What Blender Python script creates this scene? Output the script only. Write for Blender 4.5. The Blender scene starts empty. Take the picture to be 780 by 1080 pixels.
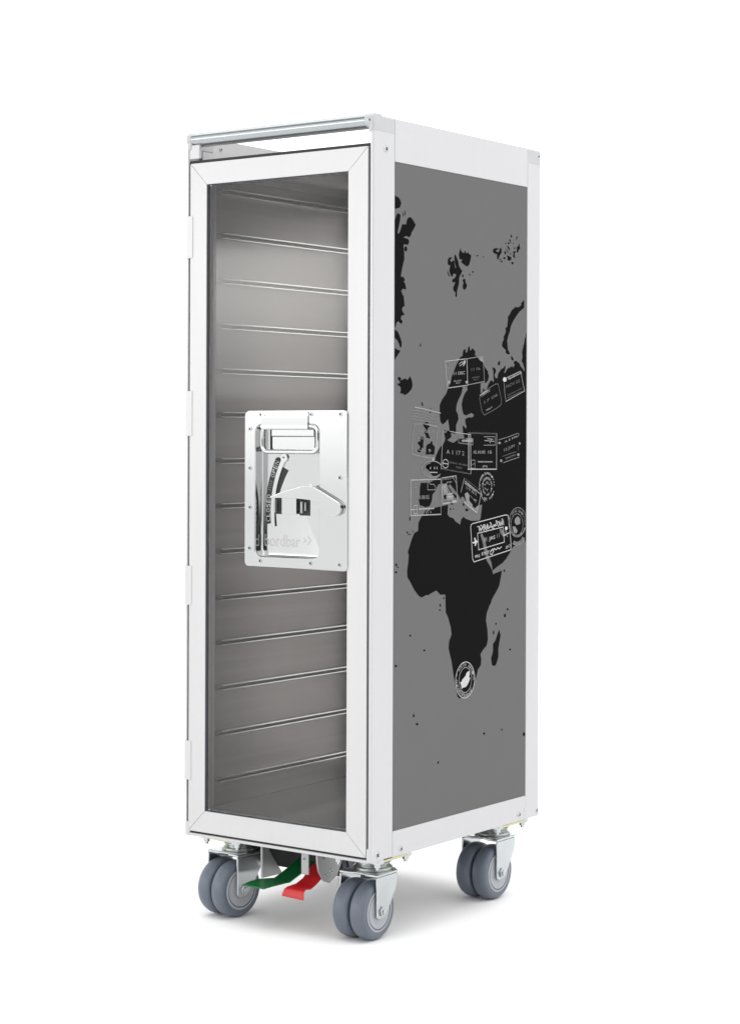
import bpy, bmesh, math, random
from mathutils import Vector, Matrix
from mathutils.geometry import tessellate_polygon

# ------------------------------------------------------------------ scene set-up
scene = bpy.context.scene
scene.render.engine = 'CYCLES'
scene.view_settings.view_transform = 'Standard'
scene.view_settings.look = 'None'
scene.view_settings.exposure = 0.0
scene.view_settings.gamma = 1.0
scene.cycles.use_denoising = True
scene.cycles.max_bounces = 14
scene.cycles.transparent_max_bounces = 16
scene.cycles.sample_clamp_indirect = 6.0
COL = scene.collection

# trolley dimensions in millimetres: width (x), depth (y), body height (z); GC = ground clearance
W, D, H, GC = 306.3, 394.6, 928.0, 108.7
ROOT = (W / 2, D / 2, -GC)

# artwork of the printed side panel, (depth, height) in millimetres on the panel
LAND=[
[(46.3,831.2),(53.7,830.1),(57.5,827.7),(60.4,823.0),(57.2,817.1),(51.9,815.9),(46.4,814.5)],
[(46.4,800.7),(51.0,808.8),(55.7,810.0),(58.6,807.8),(58.1,802.3),(55.8,795.4),(52.4,785.2),(54.9,783.7),(58.1,787.9),(62.5,796.6),(67.3,797.0),(71.2,797.3),(73.1,803.6),(75.9,806.3),(80.8,807.4),(85.7,804.7),(92.5,798.6),(87.7,792.6),(82.8,787.7),(81.9,784.3),(77.1,781.1),(73.2,782.5),(69.3,782.1),(65.5,780.2),(71.3,779.5),(76.1,778.8),(78.1,776.2),(75.2,771.5),(70.4,771.7),(66.5,771.9),(65.5,769.6),(67.1,760.9),(67.6,753.1),(64.7,746.3),(61.9,738.3),(60.0,731.0),(62.9,729.5),(64.8,731.3),(68.7,727.1),(67.7,724.8),(65.7,724.8),(69.5,722.2),(72.1,715.1),(68.3,714.9),(64.6,715.4),(60.8,712.3),(63.3,708.8),(66.6,705.4),(68.4,693.9),(64.7,692.3),(62.2,689.3),(64.7,685.8),(68.5,683.1),(66.0,682.2),(61.0,680.5),(60.3,676.9),(64.3,674.2),(61.8,670.5),(57.3,672.4),(53.6,673.7),(50.4,670.7),(48.7,665.6),(47.0,665.5)],
[(73.5,765.4),(72.4,763.6),(70.5,762.8),(68.5,763.2),(67.3,764.8),(67.2,766.9),(68.4,768.6),(70.3,769.4),(72.3,769.0),(73.5,767.4)],
[(62.4,811.7),(64.3,810.6),(66.3,807.4),(64.4,806.7)],
[(66.8,814.7),(69.1,813.3),(69.5,808.8),(67.6,809.2)],
[(47.0,663.3),(53.7,660.7),(58.7,654.5),(62.5,647.4),(62.0,641.6),(58.8,640.8),(56.2,645.7),(52.5,649.9),(47.0,652.6)],
[(47.1,639.9),(53.8,637.7),(60.0,636.9),(53.8,631.2),(47.2,624.6)],
[(52.8,601.7),(57.7,604.0),(61.5,601.9),(60.3,599.0),(65.2,600.6),(70.2,602.2),(75.3,600.1),(80.8,605.3),(84.9,600.3),(86.7,593.8),(84.2,588.7),(77.9,584.2),(69.9,580.9),(65.4,582.5),(59.1,583.1),(60.8,586.8),(60.3,591.1),(54.1,593.1),(53.3,595.3),(57.8,595.4),(59.0,597.5)],
[(101.7,643.8),(103.4,647.6),(105.5,647.6),(104.2,643.9)],
[(195.0,776.8),(197.0,773.2),(200.4,771.2),(203.8,770.7),(204.5,774.2),(206.5,773.9),(207.9,771.4),(210.7,770.9),(212.0,773.6),(214.8,771.2),(221.0,769.0),(219.6,763.6),(216.2,756.5),(211.4,753.6),(206.7,754.7),(197.1,758.2),(197.1,759.7),(200.5,762.2),(194.4,761.8),(192.3,763.1),(191.4,769.0),(193.6,773.7)],
[(182.9,768.0),(185.6,764.9),(188.3,761.3),(190.3,758.5),(191.7,753.3),(195.8,749.5),(199.9,746.7),(195.2,741.5),(192.5,738.0),(191.9,729.3),(189.2,723.9),(187.2,719.3),(187.3,712.5),(185.2,711.7),(183.2,713.1),(183.9,717.6),(178.5,720.2),(178.2,724.0),(182.4,729.5),(182.4,731.7),(177.1,730.2),(175.7,732.8),(177.7,735.1),(181.7,736.2),(185.7,740.9),(182.4,742.2),(179.0,742.0),(175.7,737.6),(173.0,738.6),(171.0,741.4),(169.0,745.7),(170.9,750.4),(170.9,752.6),(166.2,752.6),(165.2,755.2),(165.9,760.4),(169.5,762.6),(174.9,763.3),(174.9,761.8),(170.9,760.0),(172.9,757.2),(175.6,757.4),(177.6,759.8),(180.9,758.5),(181.6,754.1),(183.9,749.0),(185.0,750.6),(182.3,755.6),(180.9,761.5),(180.9,765.3)],
[(165.0,746.2),(166.3,743.3),(170.3,738.0),(167.7,737.8),(164.7,742.5)],
[(200.6,743.0),(202.7,741.3),(202.0,738.6),(199.3,739.2),(198.6,741.0)],
[(200.0,735.1),(203.4,736.8),(206.8,737.0),(207.5,732.6),(211.2,729.0),(208.9,724.7),(205.5,722.3),(201.4,723.9),(200.7,727.6),(202.7,731.5)],
[(217.0,745.3),(219.7,742.4),(217.7,741.9),(216.0,743.3)],
[(222.5,747.5),(225.9,748.7),(228.0,747.5),(225.2,746.0)],
[(238.6,769.9),(237.5,769.4),(235.7,769.1),(234.0,769.1),(232.9,769.4),(232.8,769.9),(233.9,770.4),(235.7,770.6),(237.4,770.6),(238.5,770.3)],
[(251.7,769.2),(251.2,768.7),(250.6,768.4),(249.9,768.6),(249.4,769.0),(249.4,769.7),(249.8,770.2),(250.5,770.5),(251.2,770.3),(251.6,769.9)],
[(273.7,779.5),(275.7,782.2),(280.3,783.3),(287.7,783.5),(287.7,782.1),(282.4,780.9),(281.0,779.7),(285.7,778.3),(289.1,778.9),(291.1,783.8),(295.1,785.2),(295.8,778.3),(291.8,775.1),(289.1,771.3),(287.1,768.3),(284.2,769.5),(284.4,775.3),(280.4,775.7),(275.7,776.4)],
[(294.0,768.4),(293.4,767.8),(292.3,767.5),(291.2,767.6),(290.5,768.1),(290.4,768.8),(291.1,769.5),(292.2,769.8),(293.3,769.7),(294.0,769.1)],
[(297.7,766.1),(296.9,765.4),(295.7,765.0),(294.4,765.2),(293.6,765.8),(293.6,766.6),(294.3,767.3),(295.6,767.6),(296.9,767.5),(297.7,766.9)],
[(305.2,771.1),(304.3,770.3),(302.7,769.8),(301.1,770.0),(300.1,770.7),(300.0,771.7),(301.0,772.6),(302.6,773.0),(304.2,772.8),(305.2,772.1)],
[(307.0,778.5),(306.2,777.2),(304.9,776.7),(303.6,777.0),(302.8,778.1),(302.8,779.5),(303.6,780.8),(304.8,781.3),(306.1,781.0),(306.9,779.9)],
[(326.0,765.8),(324.9,764.8),(323.2,764.4),(321.4,764.6),(320.3,765.3),(320.2,766.4),(321.3,767.4),(323.1,767.9),(324.8,767.7),(326.0,766.9)],
[(322.0,802.4),(321.3,801.3),(320.2,800.8),(319.0,801.1),(318.3,802.0),(318.3,803.3),(319.0,804.4),(320.1,804.9),(321.2,804.6),(321.9,803.6)],
[(336.2,801.8),(335.6,801.0),(334.6,800.6),(333.6,800.8),(333.0,801.5),(333.0,802.5),(333.6,803.4),(334.5,803.8),(335.5,803.6),(336.1,802.8)],
[(333.6,798.9),(333.2,798.3),(332.5,798.1),(331.9,798.2),(331.5,798.7),(331.5,799.3),(331.9,799.8),(332.5,800.1),(333.2,800.0),(333.6,799.5)],
[(318.6,796.4),(317.9,795.5),(316.8,795.1),(315.7,795.3),(314.9,796.0),(314.9,797.0),(315.6,797.9),(316.7,798.3),(317.8,798.1),(318.6,797.4)],
[(315.7,792.2),(314.8,791.5),(313.4,791.1),(312.0,791.2),(311.0,791.8),(311.0,792.6),(311.9,793.4),(313.3,793.7),(314.8,793.6),(315.7,793.0)],
[(307.7,791.5),(307.1,790.9),(306.2,790.6),(305.2,790.7),(304.6,791.2),(304.6,791.8),(305.2,792.4),(306.1,792.6),(307.1,792.5),(307.7,792.1)],
[(326.9,793.2),(326.4,792.8),(325.7,792.5),(325.0,792.6),(324.5,793.0),(324.5,793.6),(324.9,794.0),(325.7,794.3),(326.4,794.2),(326.8,793.8)],
[(330.3,786.8),(329.6,786.2),(328.5,785.9),(327.4,786.0),(326.6,786.5),(326.6,787.2),(327.3,787.9),(328.4,788.2),(329.6,788.1),(330.3,787.5)],
[(319.8,778.4),(319.2,777.8),(318.3,777.5),(317.3,777.7),(316.7,778.1),(316.7,778.7),(317.2,779.3),(318.2,779.6),(319.2,779.5),(319.8,779.0)],
[(319.3,793.7),(318.9,793.1),(318.2,792.9),(317.4,793.0),(317.0,793.5),(317.0,794.1),(317.4,794.7),(318.1,794.9),(318.8,794.8),(319.3,794.3)],
[(309.3,788.8),(312.7,788.4),(317.5,784.0),(315.5,783.1),(310.7,786.0)],
[(305.9,784.6),(308.7,783.7),(314.1,779.7),(312.1,779.2)],
[(308.7,775.7),(312.8,775.6),(321.0,773.6),(319.7,770.6),(314.9,768.5),(310.8,769.6),(310.8,772.9)],
[(324.4,782.3),(331.9,782.9),(331.3,781.0),(328.5,780.1),(328.9,776.4),(331.3,773.3),(327.2,774.1),(324.4,775.7),(325.8,779.9)],
[(340.8,795.3),(341.6,790.6),(343.7,788.2),(339.5,785.3),(337.5,781.8),(334.0,781.6),(334.7,789.3),(338.1,790.7)],
[(353.9,717.6),(354.0,707.2),(348.9,704.2),(341.7,700.6),(336.6,696.5),(328.5,689.6),(323.5,684.5),(320.5,680.6),(317.5,672.9),(313.5,666.3),(310.5,659.7),(311.6,653.2),(312.6,647.9),(317.7,642.1),(314.7,640.6),(306.6,642.8),(307.6,646.1),(302.6,648.6),(297.5,651.6),(298.1,656.0),(302.5,661.5),(301.5,664.1),(307.4,671.4),(306.0,676.2),(310.4,678.5),(312.3,687.8),(312.3,692.1),(317.3,696.1),(321.3,701.2),(331.5,706.6),(339.6,706.5),(346.8,710.1),(345.7,712.2)],
[(320.7,639.0),(324.8,637.5),(327.9,633.3),(322.8,633.1),(320.4,636.3)],
[(289.7,631.0),(293.1,630.6),(292.3,625.7),(288.8,625.1),(286.8,627.7)],
[(191.3,628.3),(195.6,633.2),(200.8,635.0),(201.4,638.2),(202.8,643.1),(208.6,644.1),(208.0,639.7),(212.4,640.5),(214.7,647.5),(217.3,648.4),(219.7,642.1),(224.7,646.3),(232.1,641.7),(230.6,637.6),(239.5,633.0),(249.9,628.5),(254.5,622.1),(263.5,615.9),(262.6,614.7),(265.1,610.2),(263.5,604.7),(258.4,600.9),(253.4,601.5),(244.7,600.1),(244.8,586.9),(249.3,588.1),(251.4,593.9),(254.8,590.6),(260.2,592.7),(262.7,597.4),(267.7,603.0),(272.7,604.9),(275.8,601.8),(277.8,604.1),(276.1,609.6),(276.1,616.9),(273.5,621.5),(276.0,622.4),(281.1,620.3),(282.9,618.0),(282.0,615.3),(279.5,613.4),(279.5,610.6),(281.2,607.9),(286.3,607.5),(288.0,613.6),(295.7,620.3),(302.5,622.3),(303.4,624.6),(306.0,625.2),(306.9,622.4),(302.6,614.9),(306.0,615.9),(311.2,621.2),(320.7,624.2),(323.3,625.7),(325.1,623.0),(330.3,626.8),(327.3,630.0),(329.9,632.8),(335.0,632.4),(342.2,629.4),(345.3,625.7),(351.1,622.1),(355.2,618.4),(355.6,621.1),(352.5,628.1),(350.4,630.8),(347.7,632.8),(350.3,638.4),(348.9,644.9),(350.3,649.3),(354.3,658.2),(356.3,664.8),(358.4,667.1),(358.6,670.9),(360.2,671.5),(360.2,671.1),(360.9,381.1),(357.1,386.7),(351.7,382.6),(335.3,379.6),(327.2,377.8),(320.5,370.9),(309.8,362.0),(300.5,356.8),(287.2,352.4),(275.4,347.6),(276.7,343.0),(287.3,344.6),(299.2,346.8),(296.6,337.6),(292.7,326.4),(286.1,319.7),(274.3,309.0),(270.4,301.5),(270.6,304.3),(261.7,291.1),(259.9,281.5),(263.6,269.4),(264.8,255.6),(262.0,248.0),(253.0,242.9),(246.6,237.5),(248.8,230.5),(247.8,222.8),(240.7,217.6),(237.2,209.2),(231.9,200.0),(224.9,191.0),(214.4,186.2),(202.2,184.6),(196.3,183.3),(191.8,186.6),(190.0,192.6),(184.8,206.5),(181.2,220.2),(177.7,233.9),(174.3,241.9),(170.4,251.7),(171.7,261.2),(177.5,269.3),(175.0,280.0),(168.8,292.8),(163.7,298.9),(162.5,321.8),(162.7,322.4),(150.5,323.2),(142.0,329.1),(134.7,327.5),(123.9,324.4),(118.0,324.5),(108.0,322.0),(101.4,324.9),(91.9,332.8),(83.7,342.7),(76.6,349.8),(75.9,357.9),(78.2,368.5),(79.5,377.8),(77.1,381.9),(81.1,388.4),(85.7,397.6),(91.5,405.4),(99.7,407.8),(100.8,418.5),(107.8,426.4),(112.6,429.6),(116.1,433.6),(136.5,436.4),(153.4,438.0),(168.1,439.7),(166.9,427.3),(170.7,423.8),(180.6,421.4),(185.6,417.1),(196.8,412.6),(199.3,419.4),(204.3,422.7),(210.6,419.8),(223.3,416.6),(241.2,416.4),(222.0,417.0),(242.5,416.4),(245.8,419.3),(247.5,427.7),(249.6,437.6),(239.6,436.8),(230.7,433.0),(224.8,437.2),(218.9,436.5),(217.4,442.2),(210.1,443.2),(204.3,449.0),(199.9,449.1),(197.1,445.9),(192.7,451.6),(200.4,444.5),(195.1,449.4),(184.7,457.3),(172.7,466.2),(167.6,464.3),(177.9,455.6),(188.2,450.5),(186.5,446.8),(179.6,451.7),(169.3,460.5),(164.2,467.3),(157.4,467.4),(145.6,466.6),(140.6,461.1),(138.9,458.3),(132.3,453.7),(130.7,445.3),(125.7,438.8),(115.8,437.7),(110.9,439.2),(103.5,440.3),(101.0,447.8),(103.4,455.3),(103.4,462.7),(105.8,469.2),(120.6,469.0),(128.0,469.8),(150.2,477.3),(133.4,477.5),(129.3,480.0),(123.7,484.7),(116.8,487.9),(116.2,492.6),(123.6,494.9),(131.9,495.6),(137.5,498.7),(140.2,504.2),(144.4,509.7),(149.9,515.2),(155.6,518.3),(159.8,522.3),(161.1,526.2),(158.3,532.6),(163.9,534.2),(173.9,533.4),(175.3,527.8),(165.4,523.9),(171.1,522.3),(179.7,520.2),(189.7,523.9),(195.4,529.1),(201.2,531.1),(186.7,534.2),(183.9,532.3),(172.4,533.4),(171.0,537.1),(169.5,543.7),(167.2,551.3),(161.0,546.8),(155.4,544.4),(152.0,546.0),(149.7,548.3),(147.7,557.8),(148.2,570.1),(153.2,576.5),(163.0,584.6),(167.3,591.8),(172.9,599.1),(175.7,607.1),(181.4,615.2),(185.6,621.7)],
[(199.5,558.8),(198.7,557.9),(197.6,557.5),(196.4,557.8),(195.6,558.7),(195.6,559.8),(196.3,560.7),(197.5,561.0),(198.7,560.7),(199.4,559.9)],
[(189.8,543.5),(191.9,541.9),(191.0,536.3),(188.7,536.3)],
[(159.1,465.9),(162.5,464.9),(162.9,458.7),(160.8,457.8),(159.1,460.7)],
[(158.3,455.5),(163.4,455.4),(163.4,447.3),(160.1,446.9),(157.8,450.3)],
[(172.8,441.4),(178.0,441.7),(180.6,439.7),(175.4,439.2)],
[(175.4,433.3),(174.8,432.6),(173.8,432.4),(172.8,432.6),(172.1,433.3),(172.1,434.1),(172.7,434.8),(173.7,435.0),(174.7,434.8),(175.4,434.1)],
[(181.9,433.4),(181.4,432.9),(180.6,432.7),(179.8,432.9),(179.3,433.4),(179.3,434.0),(179.8,434.5),(180.6,434.7),(181.4,434.5),(181.9,434.0)],
[(80.8,426.6),(82.9,426.5),(82.0,421.4),(80.4,421.5)],
[(216.0,430.8),(214.7,429.9),(212.5,429.6),(210.2,430.0),(208.8,431.0),(208.8,432.2),(210.1,433.1),(212.3,433.4),(214.6,433.0),(216.0,432.0)],
[(206.7,438.2),(206.0,437.0),(204.8,436.5),(203.6,437.0),(202.9,438.2),(202.8,439.7),(203.6,440.9),(204.7,441.3),(206.0,440.9),(206.7,439.7)],
[(109.1,544.4),(115.4,546.7),(122.2,548.1),(121.3,545.8),(125.8,541.8),(121.0,539.1),(120.3,534.1),(123.5,530.5),(126.7,526.0),(121.1,526.4),(117.1,527.3),(117.1,529.6),(113.1,533.2),(116.6,537.7),(113.1,540.4)],
[(117.2,515.1),(120.4,518.7),(125.9,519.6),(129.1,522.8),(131.0,522.3),(132.0,518.7),(137.2,515.1),(135.6,505.1),(126.0,505.6),(116.5,505.2)],
[(104.5,528.6),(112.4,527.8),(111.6,524.1),(110.8,518.7),(110.9,514.2),(103.8,508.0),(98.3,508.9),(99.0,512.5),(104.5,515.2),(98.2,519.7),(99.0,521.9),(104.5,522.3)],
[(105.8,572.3),(108.9,572.3),(110.5,568.3),(107.8,567.8)],
[(128.2,558.9),(127.5,558.3),(126.5,558.1),(125.5,558.3),(124.8,558.9),(124.8,559.6),(125.4,560.2),(126.5,560.5),(127.5,560.2),(128.2,559.7)],
[(128.3,564.1),(127.9,563.7),(127.3,563.5),(126.6,563.7),(126.2,564.0),(126.2,564.5),(126.6,564.8),(127.2,565.0),(127.9,564.9),(128.3,564.5)],
[(115.4,492.6),(119.5,494.2),(123.7,490.2),(129.2,485.4),(122.3,487.9)],
[(292.8,267.2),(296.5,259.0),(294.7,253.2),(291.1,241.6),(291.2,229.7),(285.7,220.4),(281.4,218.4),(275.5,220.3),(272.9,229.4),(277.6,238.8),(277.5,248.7),(283.7,253.1)],
[(316.1,292.4),(315.1,291.4),(313.4,291.4),(312.0,292.3),(311.9,293.7),(313.0,294.7),(314.7,294.7),(316.0,293.7)],
[(309.9,284.0),(308.6,282.4),(306.6,282.3),(305.1,283.8),(304.9,285.9),(306.2,287.5),(308.1,287.6),(309.7,286.1)],
[(286.4,274.7),(285.5,273.9),(284.1,273.8),(283.0,274.7),(282.9,275.9),(283.8,276.8),(285.2,276.8),(286.3,275.9)],
[(280.6,262.9),(279.7,261.1),(278.4,260.9),(277.3,262.6),(277.1,265.0),(278.0,266.8),(279.4,266.9),(280.5,265.3)],
[(323.2,236.9),(321.9,236.2),(319.9,236.3),(318.4,237.1),(318.2,238.2),(319.5,238.9),(321.5,238.8),(323.0,238.0)],
[(85.5,274.6),(84.4,274.0),(82.7,274.0),(81.4,274.7),(81.2,275.7),(82.3,276.4),(84.0,276.4),(85.4,275.6)],
[(117.3,253.2),(116.0,252.5),(114.0,252.6),(112.5,253.4),(112.3,254.4),(113.6,255.1),(115.6,255.0),(117.1,254.2)],
[(160.1,317.6),(159.3,316.9),(158.0,316.8),(157.0,317.6),(156.9,318.6),(157.7,319.3),(159.0,319.3),(160.0,318.6)],
[(152.4,308.5),(151.6,307.2),(150.3,307.2),(149.3,308.3),(149.2,310.1),(150.0,311.4),(151.3,311.4),(152.3,310.3)],
[(151.7,302.6),(150.7,301.9),(149.2,301.9),(148.0,302.6),(147.9,303.6),(148.8,304.3),(150.4,304.3),(151.6,303.6)],
[(93.3,171.6),(92.4,170.4),(90.9,170.4),(89.7,171.6),(89.6,173.3),(90.5,174.5),(92.0,174.5),(93.2,173.3)],
[(101.8,160.0),(100.4,159.2),(98.1,159.3),(96.4,160.3),(96.2,161.6),(97.6,162.4),(99.9,162.3),(101.6,161.3)],
[(54.7,238.8),(53.4,238.0),(51.3,238.0),(49.7,239.0),(49.5,240.2),(50.8,241.0),(52.9,240.9),(54.5,240.0)],
[(258.7,129.5),(257.4,128.6),(255.5,128.7),(254.0,129.7),(253.8,131.0),(255.0,131.8),(257.0,131.7),(258.5,130.7)],
[(302.1,129.7),(301.3,128.7),(300.1,128.8),(299.2,129.7),(299.1,131.0),(299.8,131.9),(301.0,131.9),(302.0,131.0)],
[(360.6,116.2),(359.0,114.7),(356.6,114.8),(354.6,116.4),(354.4,118.6),(356.0,120.1),(358.4,120.0),(360.4,118.4)],
[(149.0,104.8),(148.1,103.8),(146.6,103.9),(145.5,104.9),(145.3,106.4),(146.3,107.4),(147.7,107.3),(148.8,106.3)],
[(82.8,423.1),(82.2,421.7),(81.2,421.6),(80.4,422.8),(80.3,424.7),(80.9,426.1),(81.9,426.3),(82.7,425.0)],
[(77.7,406.3),(76.9,405.5),(75.6,405.4),(74.6,406.2),(74.4,407.3),(75.3,408.1),(76.6,408.2),(77.6,407.4)],
[(79.9,403.9),(79.3,403.3),(78.3,403.3),(77.5,403.8),(77.4,404.6),(78.1,405.1),(79.1,405.2),(79.8,404.7)],
[(83.8,403.4),(83.2,402.7),(82.2,402.7),(81.4,403.3),(81.3,404.3),(81.9,405.0),(82.9,405.0),(83.7,404.4)],
[(89.4,407.3),(88.7,406.7),(87.8,406.7),(87.0,407.2),(86.9,407.9),(87.5,408.5),(88.5,408.5),(89.3,408.0)],
[(54.1,366.1),(53.1,365.0),(51.5,365.0),(50.2,366.0),(50.1,367.5),(51.1,368.6),(52.7,368.6),(53.9,367.6)],
[(57.1,363.1),(56.3,362.5),(55.0,362.5),(54.0,363.1),(53.9,363.8),(54.7,364.4),(56.0,364.4),(57.0,363.8)],
[(54.1,357.0),(52.9,356.2),(51.0,356.2),(49.5,356.9),(49.3,358.1),(50.5,358.9),(52.5,358.9),(54.0,358.1)],
[(307.3,345.4),(306.4,344.2),(304.9,344.1),(303.7,345.2),(303.6,346.8),(304.5,348.0),(306.0,348.1),(307.2,347.0)]]
SEA=[
[(201.6,594.6),(211.8,594.8),(212.7,590.3),(206.1,585.4),(201.7,578.9),(198.9,570.8),(200.4,564.4),(203.3,558.0),(210.6,556.5),(222.3,559.9),(228.8,557.5),(225.2,554.2),(215.0,554.1),(207.7,551.7),(207.7,546.8),(210.7,542.0),(209.3,538.8),(203.4,543.6),(201.4,542.0),(202.6,532.4),(206.4,526.0),(193.4,525.9),(186.2,532.3),(186.1,543.5),(191.8,551.5),(190.3,557.9),(186.0,562.7),(187.4,570.7),(191.6,577.1),(197.4,583.6),(200.2,588.5)],
[(245.2,397.5),(249.0,399.5),(256.8,390.7),(260.8,379.2),(266.1,367.7),(272.7,358.9),(275.9,347.0),(268.8,354.8),(260.9,362.3),(255.7,373.8),(250.9,386.7)],
[(292.5,404.7),(297.9,403.3),(302.2,399.7),(309.8,394.8),(307.6,393.1),(301.2,392.8),(294.7,397.7)]]
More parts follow.
